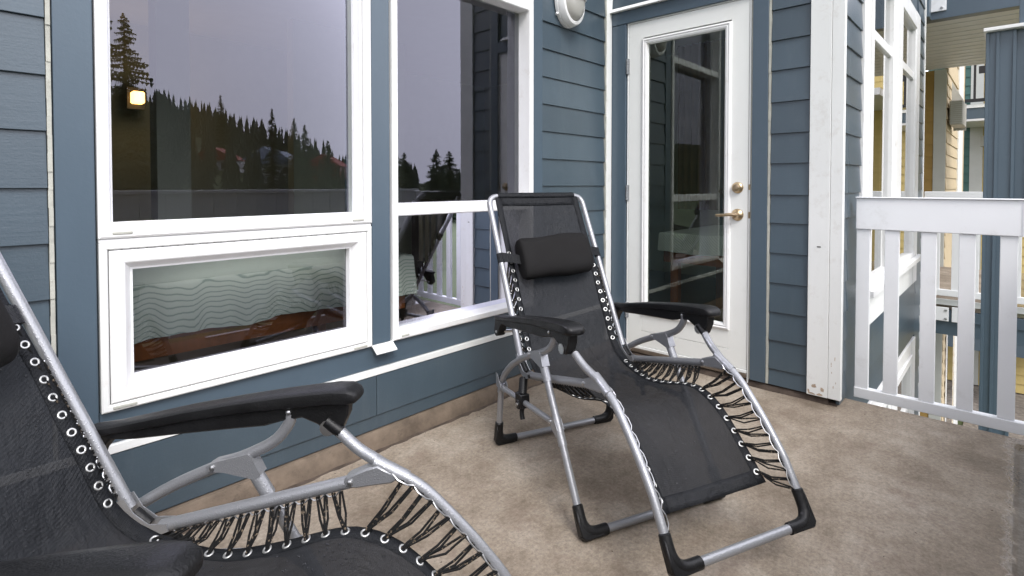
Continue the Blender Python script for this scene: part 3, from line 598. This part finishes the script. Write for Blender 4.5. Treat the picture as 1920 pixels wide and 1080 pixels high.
def table(lab, TX0, TX1, TY0, TY1, zc, clab):
    tb = thing('table', lab, 'table', (0, 0, 0))
    za = zc-.08
    box('table_top', 'wood', tb, (TX0, TX1, TY0, TY1, .70, .735), .004); box('apron', 'wood', tb, (TX0+.02, TX1-.02, TY0+.012, TY0+.035, za, .699)); box('apron', 'wood', tb, (TX0+.02, TX1-.02, TY1-.035, TY1-.012, za, .699)); box('apron', 'wood', tb, (TX1-.035, TX1-.012, TY0+.036, TY1-.036, za, .699)); box('apron', 'wood', tb, (TX0+.012, TX0+.035, TY0+.036, TY1-.036, za, .699))
    for x in (TX0+.05, TX1-.11):
        for y in (TY0+.05, TY1-.11): box('leg', 'wood', tb, (x, x+.06, y, y+.06, .03, .699), .004)
    mb = MB(); loop = []; per = [(TX0, TY0), (TX1, TY0), (TX1, TY1), (TX0, TY1)]
    for (ax, ay), (bx, by) in zip(per, per[1:]+per[:1]):
        n_ = int((abs(ax-bx)+abs(ay-by))*60)
        for k in range(n_): loop.append((ax+(bx-ax)*k/n_, ay+(by-ay)*k/n_))
    vs = []; rings = [(.0, .743), (.010, .741), (.018, .728), (.024, .728-(.728-zc)*.4), (.030, .728-(.728-zc)*.7), (.034, zc)]
    for ri, (o_, z_) in enumerate(rings):
        for k, (x, y) in enumerate(loop):
            dx = (1 if x > TX1-.001 else -1 if x < TX0+.001 else 0); dy = (1 if y > TY1-.001 else -1 if y < TY0+.001 else 0)
            wv = .014*math.sin(k*.45)*(ri/5)+.007*math.sin(k*1.15+1)*(ri/5); vs.append((x+dx*(o_+wv), y+dy*(o_+wv), z_+(.006*math.sin(k*.25) if ri == 5 else 0)))
    L_ = len(loop); fs = [(i*L_+k, i*L_+(k+1) % L_, (i+1)*L_+(k+1) % L_, (i+1)*L_+k) for i in range(5) for k in range(L_)] + [tuple(range(L_))]
    tag(mb.add(vs, fs).build('tablecloth', 'cloth', None, True), clab, 'tablecloth')
table('red-brown wooden table standing behind the awning window', .10, 1.66, 2.27, 3.15, .548, 'pale green striped cloth on the table behind the awning window')
table('square wooden table seen through the glass of the door', 3.70, 4.70, .93, 1.93, .605, 'pale green striped cloth on the table behind the glazed door')
def dining_chair(x, y, rz, lab):
    t = thing('dining_chair', lab, 'chair', (x, y, .03), rz, 'dark dining chairs at the indoor table')
    box('seat', 'darkwood', t, (-.2, .2, -.2, .2, .42, .45), .006); box('back_rail', 'darkwood', t, (-.21, .21, .19, .215, .90, .97), .006); box('back_rail', 'darkwood', t, (-.17, .17, .19, .212, .52, .56), .004)
    for s_ in (-1, 1): box('leg', 'darkwood', t, (s_*.19-.018, s_*.19+.018, -.2, -.165, 0, .419)); box('leg', 'darkwood', t, (s_*.192-.018, s_*.192+.018, .186, .222, 0, .899))
    for k in range(5): box('slat', 'lightwood', t, (-.145+k*.065, -.115+k*.065, .195, .208, .561, .899))
    return t
dining_chair(2.0, 2.75, -math.pi/2, 'dark slatted dining chair at the right end of the table behind the awning window'); dining_chair(5.0, 1.5, -math.pi/2, 'dark slatted dining chair beyond the table seen through the door')
cu = MB(); vs = []; ncu = 90
for zi, z in enumerate((.85, 1.5, 2.1, 2.5)):
    for k in range(ncu+1): y = 1.90+.62*k/ncu; vs.append((5.20+.030*math.sin(k*.62)+.008*math.sin(k*1.7+zi), y, z))
fs = [(i*(ncu+1)+k, i*(ncu+1)+k+1, (i+1)*(ncu+1)+k+1, (i+1)*(ncu+1)+k) for i in range(3) for k in range(ncu)]
cuo = tag(cu.add(vs, fs).build('curtain', 'curtain', None, True), 'brown curtain hanging inside, seen through the glass of the door', 'curtain'); sm_ = cuo.modifiers.new('solidify', 'SOLIDIFY'); sm_.thickness = .003
sc = thing('wall_lamp', 'lit amber wall lamp glowing inside, seen through the large left window', 'lamp', (1.30, 5.99, 1.90))
box('shade', 'lampshade', sc, (-.048, .048, -.1, .0, -.055, .055), .012); ll = bpy.data.lights.new('lamp_bulb', 'POINT'); ll.energy = .8; ll.color = (1, .74, .42); ll.shadow_soft_size = .08; lo_ = bpy.data.objects.new('lamp_bulb', ll); col.objects.link(lo_); lo_.location = (1.30, 5.78, 1.90); box('back_plate', 'blackmetal', sc, (-.07, .07, .0005, .03, -.1, .1)); box('lamp_post', 'blackmetal', sc, (-.012, .012, .03, .31, -.03, .03))
# ---------------------------------------------------------------- conifers and cottages, mirrored in the windows
def conifer(mb, x, y, z0, h, r0, tiers, seg, rn):
    for t in range(tiers):
        f = t/tiers; zt = z0+h*(.10+.90*(f+.9/tiers+.06)); zb = z0+h*(.06+.88*f); rad = r0*(1-f)**.85*rn.uniform(.8, 1.15)+.02*h*.2
        zt = min(zt, z0+h); a0 = rn.uniform(0, 6.28); vs = [(x, y, zt)]
        for k in range(seg*2):
            a = a0+math.pi*k/seg; rr = rad*(rn.uniform(.75, 1.2) if k % 2 == 0 else rn.uniform(.25, .45)); vs.append((x+rr*math.cos(a), y+rr*math.sin(a), zb-(rr*.28 if k % 2 == 0 else -.02*h)))
        mb.add(vs, [(0, 1+k, 1+(k+1) % (seg*2)) for k in range(seg*2)])
rn = random.Random(3); fm = MB(); cnt = 0
def pol(az, r_): return r_*math.cos(R(az)), 3.89+r_*math.sin(R(az))
for i in range(1700):
    az = rn.uniform(-112, -45); r_ = rn.uniform(70, 178)
    if az > -68 and rn.random() < .35: continue
    if 78 < r_ < 130 and -73.5 < az < -60 and rn.random() < .8: continue
    if -52.9 < az < -51.5: continue
    x, y = pol(az, r_); conifer(fm, x, y, hill_z(x, y)-.5, rn.uniform(4.5, 8.5)*(1 if az < -60 else .8), rn.uniform(.9, 1.7), 6, 5, rn)
tag(fm.build('forest', 'folhaze', None), 'dark conifer forest on the hillside mirrored in the windows', 'forest', None, 'stuff')
def spruce(x, y, z0, h, r0, seed, lab):
    rr = random.Random(seed); t = thing('spruce_tree', lab, 'tree', (x, y, z0), 0, 'spruces mirrored in the window')
    MB().tube([(0, 0, 0), (0, 0, h*.5), (0, 0, h*.97)], [h*.014, h*.009, .02], 7).build('trunk', 'bark', t, True)
    mb = MB(); nb_ = int(150+h*14)
    for i in range(nb_):
        f = (i+rr.random())/nb_; z = h*(.08+.91*f); L = r0*(1-f)**.8*rr.uniform(.55, 1.12)+.08; a = rr.uniform(0, 6.283); dr = rr.uniform(.18, .42)
        u = Vector((math.cos(a), math.sin(a), 0)); s_ = Vector((-u.y, u.x, 0)); n_ = 6
        for k in range(n_):
            q0, q1 = k/n_, (k+1)/n_; p0 = u*L*q0+Vector((0, 0, z-dr*L*q0+.12*L*q0*q0)); p1 = u*L*q1+Vector((0, 0, z-dr*L*q1+.12*L*q1*q1))
            for sg in (-1, 1):
                wd = (.24*L+.1)*(1-q0)*rr.uniform(.6, 1.2); tip = p1+s_*sg*wd+Vector((0, 0, -rr.uniform(.05, .3)*wd-.04))
                mb.add([p0, p1+Vector((0, 0, .03)), tip], [(0, 1, 2)])
            mb.add([p0, p1, (p0+p1)/2+Vector((0, 0, -rr.uniform(.08, .22)*(1+L*.2)))], [(0, 1, 2)])
    mb.build('foliage', 'fol', t); return t
for (az, r_, el, r0, lab) in ((-78.5, 32, 14.6, 3.3, 'tallest bushy spruce, at the left edge of the left window reflection'), (-80.6, 36, 17.5, 3.6, 'second tall spruce cut by the window frame, left of the tallest one'),
        (-66.9, 85, 7.4, 1.9, 'slender spruce standing alone on the ridge, left of the pair'), (-64.9, 70, 6.6, 2.0, 'left spruce of the pair on the sloping ridge'), (-63.9, 72, 6.0, 2.2, 'right spruce of the pair on the sloping ridge'),
        (-61.8, 80, 4.5, 2.2, 'short spruce low on the ridge near the right edge of the left window'), (-71.3, 120, 8.4, 2.0, 'spruce rising just above the ridge left of centre'),
        (-55.2, 60, 3.6, 3.4, 'rounded dark tree left of the gap in the right window'), (-54.2, 62, 3.4, 3.0, 'dark tree touching the gap from the left in the right window'), (-50.9, 58, 3.8, 2.8, 'dark tree just right of the gap in the right window'), (-49.6, 61, 3.6, 3.2, 'dark tree furthest right in the right window')):
    x, y = pol(az, r_); zb = hill_z(x, y)-.3; h = 1.1+math.tan(R(el))*r_-zb; spruce(x, y, zb, h, r0, int(-az*10), lab)
for (az, r_, el, w_, rm, wm, lab) in ((-71.6, 100, 2.2, 7, 'redroof', 'white', 'red-roofed white cottage on the hillside'), (-67.2, 95, 2.3, 6, 'greyroof', 'panel', 'blue-grey roofed cottage in the middle of the hillside'), (-66.0, 90, 1.9, 5, 'greyroof', 'white', 'small pale cottage below the blue-grey roofed one'), (-61.9, 100, 1.8, 6, 'redroof', 'wood', 'low red-roofed cabin at the right of the hillside')):
    x, y = pol(az, r_); z = 1.1+math.tan(R(el))*r_-1.5
    ct = thing('cottage', lab, 'house', (x, y, z), R(az+90+20), 'cottages on the hillside')
    box('wall', wm, ct, (-w_/2, w_/2, -2, 2, -4, 1.6)); MB().prism([(-w_/2-.4, 1.5), (0, 3.6), (w_/2+.4, 1.5)], lambda a, z_, d: (a, d, z_), -2.4, 2.4).build('roof', rm, ct)
    for s_ in (-1, 1): box('window', 'gap', ct, (s_*w_*.25-.5, s_*w_*.25+.5, 2.0, 2.05, .1, 1.1))
#CHAIRS
# ---------------------------------------------------------------- reclining chairs (u forward, v to the sitter's left, w up)
def interp(poly, t):                      # point at arc fraction t
    P = [Vector(p) for p in poly]; d = [0]
    for a, b in zip(P, P[1:]): d.append(d[-1]+(b-a).length)
    s = t*d[-1]
    for k in range(len(P)-1):
        if s <= d[k+1]+1e-9: f = (s-d[k])/(d[k+1]-d[k]); return P[k].lerp(P[k+1], f)
    return P[-1]
def arclen(poly):
    P = [Vector(p) for p in poly]; return sum((b-a).length for a, b in zip(P, P[1:]))
BACK = [(-.890, 1.045), (-.54, .400)]; SV = .245; LV = .28; TR = .0125
RAILP = [(-.470, .362), (-.038, .474)]
LEGP = [(-.100, .572), (-.045, .532), (.012, .506), (.090, .465), (.150, .412), (.220, .338), (.290, .248), (.352, .135)]
FABP = [(-.885, 1.052), (-.79, .878), (-.70, .715), (-.615, .555), (-.565, .455), (-.525, .405), (-.47, .370), (-.40, .355), (-.30, .352), (-.18, .370), (-.07, .402), (-.01, .404), (.05, .382), (.11, .340), (.18, .275), (.245, .205)]
def make_chair():
    ch = thing('reclining_chair', 'x', 'chair', (0, 0, 0), 0, 'black and silver folding recliners on the balcony')
    # back frame
    t, b = BACK
    MB().tube(fillet([(b[0], -SV, b[1]), (t[0], -SV, t[1]), (t[0], SV, t[1]), (b[0], SV, b[1])], .050, 9), TR, 14).build('back_frame', 'tube', ch, True)
    fab3 = catmull([(p[0], 0, p[1]) for p in FABP], 5)
    lg = catmull([(p[0], 0, p[1]) for p in LEGP], 6)
    for s in (-1, 1):
        r1 = MB().tube([(RAILP[0][0], s*SV, RAILP[0][1]), (RAILP[1][0], s*SV, RAILP[1][1])], .0135, 14).build('seat_rail', 'tube', ch, True)
        disc(MB(), (RAILP[0][0]+.03, s*(SV+.009), RAILP[0][1]+.008), (0, s, 0), [(0, .007), (.008, .007), (.010, .004)], 12).build('rivet', 'black', r1, True)
        # hip hinge: two steel side plates with a black block
        hp = MB()
        for o in (-.014, .014):
            hp.prism([(-.560, .420), (-.543, .428), (-.522, .396), (-.490, .374), (-.450, .376), (-.446, .360), (-.475, .348), (-.510, .358), (-.540, .384)], lambda a, z, d: (a, d, z), s*SV+o-.0012, s*SV+o+.0012)
        h = hp.build('hip_hinge', 'tube', ch, False)
        MB().tube([(-.530, s*SV, .392), (-.497, s*SV, .366)], .0115, 10).build('hinge_block', 'black', h, True)
        # knee bracket
        kb = MB().prism([(-.068, .478), (-.058, .487), (-.020, .504), (.005, .512), (.055, .488), (.035, .474), (-.005, .468), (-.040, .462), (-.062, .464)], lambda a, z, d: (a, d, z), s*SV-.0155, s*SV+.0155).build('knee_bracket', 'tube', ch, True, .004)
        a_, b_ = Vector((-.012, s*.246, .518)), Vector((.064, s*.246, .482)); MB().tube([(-.005, s*.247, .512), (.030, s*.246, .496), (.066, s*.2455, .479)], .0150, 14).build('sleeve', 'tube', kb, True)
        disc(MB(), (-.052, s*(SV+.0155), .475), (0, s, 0), [(0, .006), (.003, .006), (.005, .003)], 12).build('rivet', 'steel', kb, True)
        disc(MB(), (-.052, s*(SV-.0155), .475), (0, -s, 0), [(0, .006), (.003, .006), (.005, .003)], 12).build('rivet', 'steel', kb, True)
    # leg-rest tube: both arms and foot bar in one bent tube, leaning out to the armrests at the top
    def side(s): return [(p.x, s*(SV+.030*max(0, min(1, (.03-p.x)/.13))), p.z) for p in lg]
    pts = side(-1); pts2 = side(1)[::-1]
    c0, c1 = Vector(pts[-1]), Vector(pts2[0])
    full = [Vector(p) for p in pts[:-8]] + fillet([pts[-8], (c0.x, -SV, c0.z), (c0.x, SV, c0.z), pts2[7]], .06, 8)[1:-1] + [Vector(p) for p in pts2[8:]]
    MB().tube(full, TR, 14).build('leg_rest_frame', 'tube', ch, True)
    def corner_cap(p0, pc, p1, r=.018):
        pp = fillet([p0, pc, p1], .05, 6); mb = MB(); n = len(pp)
        mb.tube(pp, [r]*n, 12)
        # wedge filling the outer corner
        P0, PC, P1 = Vector(p0), Vector(pc), Vector(p1); nn = (P0-PC).cross(P1-PC).normalized()*r*.86
        out = (PC-P0).normalized()*.006+(PC-P1).normalized()*.006
        A = P0+(PC-P0).normalized()*.01; B = P1+(PC-P1).normalized()*.01
        o1 = (PC-P1).normalized()*r*.8; o2 = (PC-P0).normalized()*r*.8
        ring = [A+o1, PC+o1*1.15+o2*.2, PC+o1*.2+o2*1.15, B+o2, PC+(P0-PC)*.18+(P1-PC)*.18]
        mb.add([q-nn for q in ring]+[q+nn for q in ring], [(0, 1, 2, 3, 4), (9, 8, 7, 6, 5)]+[(k, (k+1) % 5, 5+(k+1) % 5, 5+k) for k in range(5)])
        return mb.build('corner_foot', 'black', ch, True, .003)
    dleg = (Vector(pts[-8])-c0).normalized()
    for s in (-1, 1):
        pc = Vector((c0.x, s*SV, c0.z)); corner_cap(pc+dleg*.085, pc, pc-Vector((0, s*.085, 0)), .0165)
    # ground frames
    rear_top, rear_bot = Vector((-.655, 0, .272)), Vector((-.690, 0, .0185)); mid_top, mid_bot = Vector((-.290, 0, .480)), Vector((-.012, 0, .0185))
    for top, bot, nmz in ((rear_top, rear_bot, 'rear_leg_frame'), (mid_top, mid_bot, 'front_leg_frame')):
        MB().tube(fillet([(top.x, -LV, top.z), (bot.x, -LV, bot.z), (bot.x, LV, bot.z), (top.x, LV, top.z)], .055, 8), TR, 14).build(nmz, 'tube', ch, True)
        d = (top-bot).normalized()
        for s in (-1, 1):
            pc = Vector((bot.x, s*LV, bot.z)); corner_cap(pc+Vector((d.x, 0, d.z))*.085, pc, pc-Vector((0, s*.085, 0)), .0175)
    md = (mid_top-mid_bot).normalized()
    for s in (-1, 1):
        v = s*LV
        # curved arm support
        cv = catmull([(-.650, v, .287), (-.622, v, .322), (-.560, v, .376), (-.470, v, .430), (-.370, v, .476), (-.290, v, .508), (-.235, v, .538), (-.205, v, .575), (-.200, v, .600)], 5)
        MB().tube(cv, .0125, 14).build('arm_support', 'tube', ch, True)
        # rear bracket cup
        rb = MB(); rb.tube([(-.662, v, .235), (-.654, v, .272)], .0148, 12)
        for o in (-.015, .015): rb.prism([(-.672, .262), (-.678, .315), (-.664, .312), (-.640, .285), (-.625, .268), (-.636, .250)], lambda a, z, d: (a, d, z), v+o-.0012, v+o+.0012)
        rb.tube([(-.652, v, .258), (-.615, v, .262)], .0135, 12); rbo = rb.build('rear_bracket', 'tube', ch, True)
        MB().tube([(-.652, v, .290), (-.645, v, .304)], .0140, 12).build('bracket_plug', 'black', rbo, True)
        # upper sleeve on the front leg with plate up to the arm support
        a0 = Vector((mid_top.x, v, mid_top.z)); fs_ = MB(); fs_.tube([a0-md*.0-Vector((0, 0, 0)), a0-md*.075], .0152, 14)
        fs_.prism([(-.385, .482), (-.372, .490), (-.290, .512), (-.280, .500), (-.263, .466), (-.275, .456), (-.305, .462), (-.345, .470), (-.378, .471)], lambda a, z, d: (a, d, z), v-.0148, v+.0148)
        fo_ = fs_.build('arm_bracket', 'tube', ch, True)
        for q in (-1, 1): disc(MB(), (-.370, v+q*.0148, .480), (0, q, 0), [(0, .006), (.003, .006), (.005, .003)], 12).build('rivet', 'steel', fo_, True)
        # cross link and its bracket on the front leg
        lk = MB().tube([(-.645, v, .260), (-.205, v, .290)], .0105, 12).build('link_bar', 'tube', ch, True)
        pm = mid_bot.lerp(mid_top, .56); bb = MB(); bb.tube([Vector((pm.x, v, pm.z))+md*.045, Vector((pm.x, v, pm.z))-md*.045], .0150, 14)
        bb.prism([(-.222, .298), (-.207, .310), (-.182, .314), (-.160, .285), (-.168, .258), (-.192, .274)], lambda a, z, d: (a, d, z), v-.0142, v+.0142)
        bo = bb.build('link_bracket', 'tube', ch, True); disc(MB(), (-.208, v+s*.0142, .296), (0, s, 0), [(0, .006), (.003, .006), (.005, .003)], 12).build('rivet', 'steel', bo, True)
        # black recline lock with lever
        kx = -.455; kz = .276; lo = MB(); lo.obox((kx, v, kz+.002), (.026, 0, .002), (0, .019, 0), (-.002, 0, .026)); lo.tube([(kx, v, kz+.02), (kx-.030, v-s*.020, kz+.075)], .0165, 12)
        lo.tube([(kx, v-.022, kz-.012), (kx, v+.022, kz-.012)], .019, 14)
        lko = lo.build('recline_lock', 'black', ch, True, .003)
        MB().tube(catmull([(kx, v, kz-.02), (kx+.004, v+s*.004, kz-.048), (kx+.012, v+s*.004, kz-.068)], 4), .0095, 10).build('lock_lever', 'black', lko, True)
        disc(MB(), (kx, v+s*.022, kz-.012), (0, s, 0), [(0, .007), (.004, .007)], 12).build('screw', 'steel', lko, True)
        # armrest: soft pad on a deeper body
        am = .286*s; st = [(-.678, .538, .553, .018), (-.655, .536, .560, .024), (-.60, .548, .568, .026), (-.53, .560, .584, .027), (-.43, .580, .607, .028), (-.32, .598, .628, .030), (-.22, .610, .645, .032), (-.15, .618, .655, .034), (-.10, .623, .661, .036), (-.070, .624, .661, .036), (-.053, .628, .654, .031), (-.046, .634, .646, .020)]
        mb = MB(); sg = 14; vs = []
        for (u_, zb, zt, hw) in st:
            cz, hz = (zb+zt)/2, (zt-zb)/2
            for k in range(sg):
                t_ = 2*math.pi*k/sg; c_, s_ = math.cos(t_), math.sin(t_); e = .55
                vs.append((u_, am+hw*math.copysign(abs(c_)**e, c_), cz+hz*math.copysign(abs(s_)**e, s_)))
        n = len(st); fs = [(i*sg+k, i*sg+(k+1) % sg, (i+1)*sg+(k+1) % sg, (i+1)*sg+k) for i in range(n-1) for k in range(sg)]+[tuple(range(sg))[::-1], tuple((n-1)*sg+k for k in range(sg))]
        arm = mb.add(vs, fs).build('armrest', 'black', ch, True)
        top = [(-.672, .545), (-.60, .560), (-.43, .594), (-.22, .630), (-.12, .642), (-.068, .642), (-.070, .600), (-.088, .560)]
        botm = [(-.108, .554), (-.138, .578), (-.172, .592), (-.215, .584), (-.255, .572), (-.33, .564), (-.45, .550), (-.55, .537), (-.605, .535), (-.628, .508), (-.640, .480), (-.668, .470), (-.684, .490)]
        MB().prism(top+botm, lambda a, z, d: (a, d, z), am-.017, am+.017).build('armrest_body', 'black', arm, True, .004)
        for q in (-1, 1):
            disc(MB(), (-.20, am+q*.017, .604), (0, q, 0), [(0, .0055), (.003, .0055), (.005, .003)], 10).build('screw', 'steel', arm, True)
            disc(MB(), (-.655, am+q*.017, .492), (0, q, 0), [(0, .0055), (.003, .0055), (.005, .003)], 10).build('screw', 'steel', arm, True)
        fv = s*.275
        for q in (-1, 1): MB().prism([(-.114+.017*math.cos(k*math.pi/6), .572+.017*math.sin(k*math.pi/6)) for k in range(12)], lambda a, z, d: (a, d, z), am+q*.0195-.001, am+q*.0195+.001).build('fork_clip', 'steel', arm, True)
        MB().tube([(-.118, fv, .585), (-.085, fv*.99, .562)], .0135, 10).build('fork_plug', 'black', arm, True)
        # strap from arm support back to back frame
        MB().tube([(-.655, am, .492), (-.597, s*SV, .505)], .006, 8).build('back_pin', 'steel', ch, True)
    # sling: sheet with sag and thickness
    nu = 60; nv = 14; vs = []; HW = lambda t_: .216 if t_ < .50 else .216-.022*min(1, (t_-.50)/.12)
    def fab_pt(t_, q):                    # q in -1..1 across
        p = interp(fab3, t_); sag = .030*max(0, min(1, t_*5))*(1-q*q)*(1 if t_ < .80 else 1-(t_-.80)*2.6); a = interp(fab3, max(0, t_-.01)); b = interp(fab3, min(1, t_+.01))
        tg = (b-a).normalized(); nn = Vector((-tg.z, 0, tg.x)); nn = nn if nn.z > 0 else -nn; w_ = HW(t_)
        wr = .0035*math.sin(9*q+14*t_)*math.sin(25*t_+2*q)*min(1, t_*4)
        return Vector((p.x, q*w_, p.z))-nn*(sag+wr)
    def sheet(q0, q1, nv, t0, t1, nu, off):
        vs = []; fs = []
        for i in range(nu+1):
            for j in range(nv+1):
                t_ = t0+(t1-t0)*i/nu; q = q0+(q1-q0)*j/nv; p = fab_pt(t_, q); vs.append(p+Vector((off*.6, 0, off)))
        fs = [(i*(nv+1)+j, i*(nv+1)+j+1, (i+1)*(nv+1)+j+1, (i+1)*(nv+1)+j) for i in range(nu) for j in range(nv)]; return vs, fs
    vs, fs = sheet(-.87, .87, 14, .035, .975, 70, 0); sl = MB().add(vs, fs).build('sling', 'sling', ch, True)
    hm = []
    for (q0, q1, t0, t1, nv_, nu_) in ((-1, -.87, .0, 1, 2, 70), (.87, 1, .0, 1, 2, 70), (-.87, .87, .0, .035, 12, 3), (-.87, .87, .975, 1, 12, 3)):
        vs, fs = sheet(q0, q1, nv_, t0, t1, nu_, 0); h = MB().add(vs, fs).build('hem', 'sling' if t0 > .5 else 'hem', ch, True); md_ = h.modifiers.new('solidify', 'SOLIDIFY'); md_.thickness = .003; md_.offset = 0
    # top sleeve wrapped round the top bar
    ax, az = BACK[0]
    MB().tube([(ax, -.200, az), (ax, .200, az)], .0165, 14).build('top_sleeve', 'hem', ch, True)
    # grommets, wire and lacing
    gme = bpy.data.meshes.new('grommet'); gb = MB(); R1, r1 = .0072, .0026; vs = []; A, B = 16, 6
    for i in range(A):
        for j in range(B):
            a, b_ = 2*math.pi*i/A, 2*math.pi*j/B; vs.append(((R1+r1*math.cos(b_))*math.cos(a), (R1+r1*math.cos(b_))*math.sin(a), r1*.7*math.sin(b_)))
    gme.from_pydata([tuple(v) for v in vs], [], [(i*B+j, ((i+1) % A)*B+j, ((i+1) % A)*B+(j+1) % B, i*B+(j+1) % B) for i in range(A) for j in range(B)]); gme.materials.append(M['grommet']); gme.polygons.foreach_set('use_smooth', [True]*len(gme.polygons))
    Ltot = arclen(fab3); secs = {'back': [], 'seat': [], 'leg': []}
    step = .0415; s0 = .285; k = 0
    while s0+k*step < Ltot-.012:
        t_ = (s0+k*step)/Ltot; p = interp(fab3, t_); sec = 'back' if p.x < -.535 else ('seat' if p.x < -.02 else 'leg')
        if not (-.54 < p.x < -.47): secs[sec].append(t_)
        k += 1
    rr = random.Random(11)
    for s in (-1, 1):
        cord = MB(); wire = MB()
        for sec, ts in secs.items():
            n = len(ts); rail_pts = {'back': [(-.715, SV, .722), (-.56, SV, .437)], 'seat': [(-.440, SV, .370), (-.075, SV, .464)], 'leg': [(p.x, SV, p.z) for p in lg if p.x > .035 and p.z > .20]}[sec]
            nodes = []
            for i in range(n+1):
                p = interp(rail_pts, i/n); p = Vector((p.x, s*p.y, p.z)); inn = Vector((0, -s, 0)) if sec != 'seat' else Vector((0, -s*.5, -.85)); nodes.append(p+inn*.0155)
            # scalloped wire welded to the tube
            wp = []
            for i in range(n):
                a, b = nodes[i], nodes[i+1]; inn = Vector((0, -s, -.2)) if sec != 'seat' else Vector((0, -s*.4, -.9)); off = inn.normalized()*.007
                wp += [a-off*.45, a.lerp(b, .3)+off*.7, a.lerp(b, .72)+off*.7]
            wp.append(nodes[-1]-(off*.45)); wire.tube(wp, .0016, 6)
            for i, t_ in enumerate(ts):
                q = s*.94; c = fab_pt(t_, q); a = fab_pt(t_-.008, q); b = fab_pt(t_+.008, q); tg = (b-a).normalized(); vv = (fab_pt(t_, s*.98)-fab_pt(t_, s*.87)).normalized()*s; nn = tg.cross(vv).normalized()
                if nn.z < 0: nn = -nn
                vv = nn.cross(tg); mtx = Matrix((tg, vv, nn)).transposed().to_4x4(); mtx.translation = c+nn*.0016
                go = link('grommet', gme, sl); go.matrix_local = mtx
                for m_, nd in enumerate((nodes[i].lerp(nodes[i+1], .5), nodes[min(n, i+1)])):
                    for st_ in (-1, 1):
                        e = tg*.0022*st_; m1 = c+(nd-c)*.5+Vector((rr.uniform(-.003, .003), 0, -.004-rr.uniform(0, .005)))+tg*.004*st_
                        cord.tube([c+e-nn*.001, c+e+(nd-c)*.12+nn*.003, m1, nd+e+Vector((0, s*.002, 0))], .0025, 6)
        cord.build('lacing_cord', 'cord', ch, True, kind='stuff'); wire.build('lacing_wire', 'steel', ch, True)
    # pillow with straps
    bd = (Vector((BACK[0][0], 0, BACK[0][1]))-Vector((BACK[1][0], 0, BACK[1][1]))).normalized(); bn = Vector((bd.z, 0, -bd.x))
    pc = Vector((-.735, 0, .770))+bn*.022; mb = MB(); seg = 28; vs = []; st = [(-.172, .55), (-.171, .80), (-.167, .92), (-.155, .99), (-.10, 1.0), (-.05, .985), (0, .99), (.05, 1.0), (.10, .99), (.155, .99), (.167, .92), (.171, .80), (.172, .55)]
    for v_, sc_ in st:
        for k in range(seg):
            a = 2*math.pi*k/seg; c_, s_ = math.cos(a), math.sin(a); ex = .62
            x_ = .094*sc_*math.copysign(abs(c_)**ex, c_); y_ = .044*sc_*math.copysign(abs(s_)**.8, s_)
            x_ += .004*math.sin(v_*21+a); vs.append(pc+bd*x_+bn*(y_+.010)+Vector((0, v_, 0))+bd*v_*.05)
    n = len(st); fs = [(i*seg+k, i*seg+(k+1) % seg, (i+1)*seg+(k+1) % seg, (i+1)*seg+k) for i in range(n-1) for k in range(seg)]+[tuple(range(seg))[::-1], tuple((n-1)*seg+k for k in range(seg))]
    pl = mb.add(vs, fs).build('head_pillow', 'pillow', ch, True)
    for s in (-1, 1):
        sm = MB(); fp = interp([(BACK[0][0], 0, BACK[0][1]), (BACK[1][0], 0, BACK[1][1])], .41)+Vector((0, s*SV, 0)); p0 = pc+Vector((0, s*.165, 0))+bd*.012*s
        a = [p0+bn*.012, p0.lerp(fp, .5)+bn*.018, fp+bn*.0165-Vector((0, s*.004, 0))]; w_ = bd*.021
        vs = []
        for q in a: vs += [q-w_, q+w_, q+w_-bn*.002, q-w_-bn*.002]
        sm.add(vs, [(i*4+k, i*4+(k+1) % 4, i*4+4+(k+1) % 4, i*4+4+k) for i in range(2) for k in range(4)]+[(0, 1, 2, 3), (8, 9, 10, 11)])
        sm.tube([fp-bd*.021, fp+bd*.021], .0150, 14); sm.build('strap', 'hem', pl, False)
    return ch, fab_pt
chair, fab_pt = make_chair()
def kids(o): return [c for c in bpy.data.objects if c.parent == o]
def copy_tree(o, parent=None):
    c = o.copy(); col.objects.link(c); c.parent = parent
    for k in kids(o): copy_tree(k, c)
    return c
chair2 = copy_tree(chair)
for k in kids(chair2):
    if k.name.startswith('armrest') and sum(v.co.y for v in k.data.vertices) < 0: k.location = (-.01, .004, .016)   # this arm is set a notch higher
for k in kids(chair2):
    if k.name.startswith('head_pillow'): k.location = (-.022, -.03, .040)          # pillow pushed up and across
chair['label'] = 'black sling recliner standing whole in front of the glazed door'; chair.location = (1.605, .837, 0); chair.rotation_euler = (0, 0, math.atan2(-.924, -.383))
chair2['label'] = 'near black sling recliner cut off by the lower left corner, beaded with rain'; chair2.location = (.445, .8215, 0); chair2.rotation_euler = (0, 0, -.862)
for cz, n_, par_ in ((0, 2600, chair2), (0, 500, chair)):
    mb = MB(); rr = random.Random(5+n_)
    for i in range(n_):
        t_ = rr.uniform(.04, .97); q = rr.uniform(-.84, .84); c = fab_pt(t_, q); a = fab_pt(min(1, t_+.01), q); tg = (a-c).normalized(); nn = Vector((-tg.z, 0, tg.x)); nn = nn if nn.z > 0 else -nn; sd_ = Vector((0, 1, 0)); s_ = rr.choice((.0009, .0012, .0012, .0016, .0022))
        vs = []
        for h_, r_ in ((0, 1), (.55, .8)):
            for k in range(6): vs.append(c+nn*h_*s_+(tg*math.cos(k*math.pi/3)+sd_*math.sin(k*math.pi/3))*r_*s_)
        vs.append(c+nn*s_*.85); mb.add(vs, [(k, (k+1) % 6, 6+(k+1) % 6, 6+k) for k in range(6)]+[(6+k, 6+(k+1) % 6, 12) for k in range(6)])
    mb.build('raindrops', 'drop', par_, True, kind='stuff')
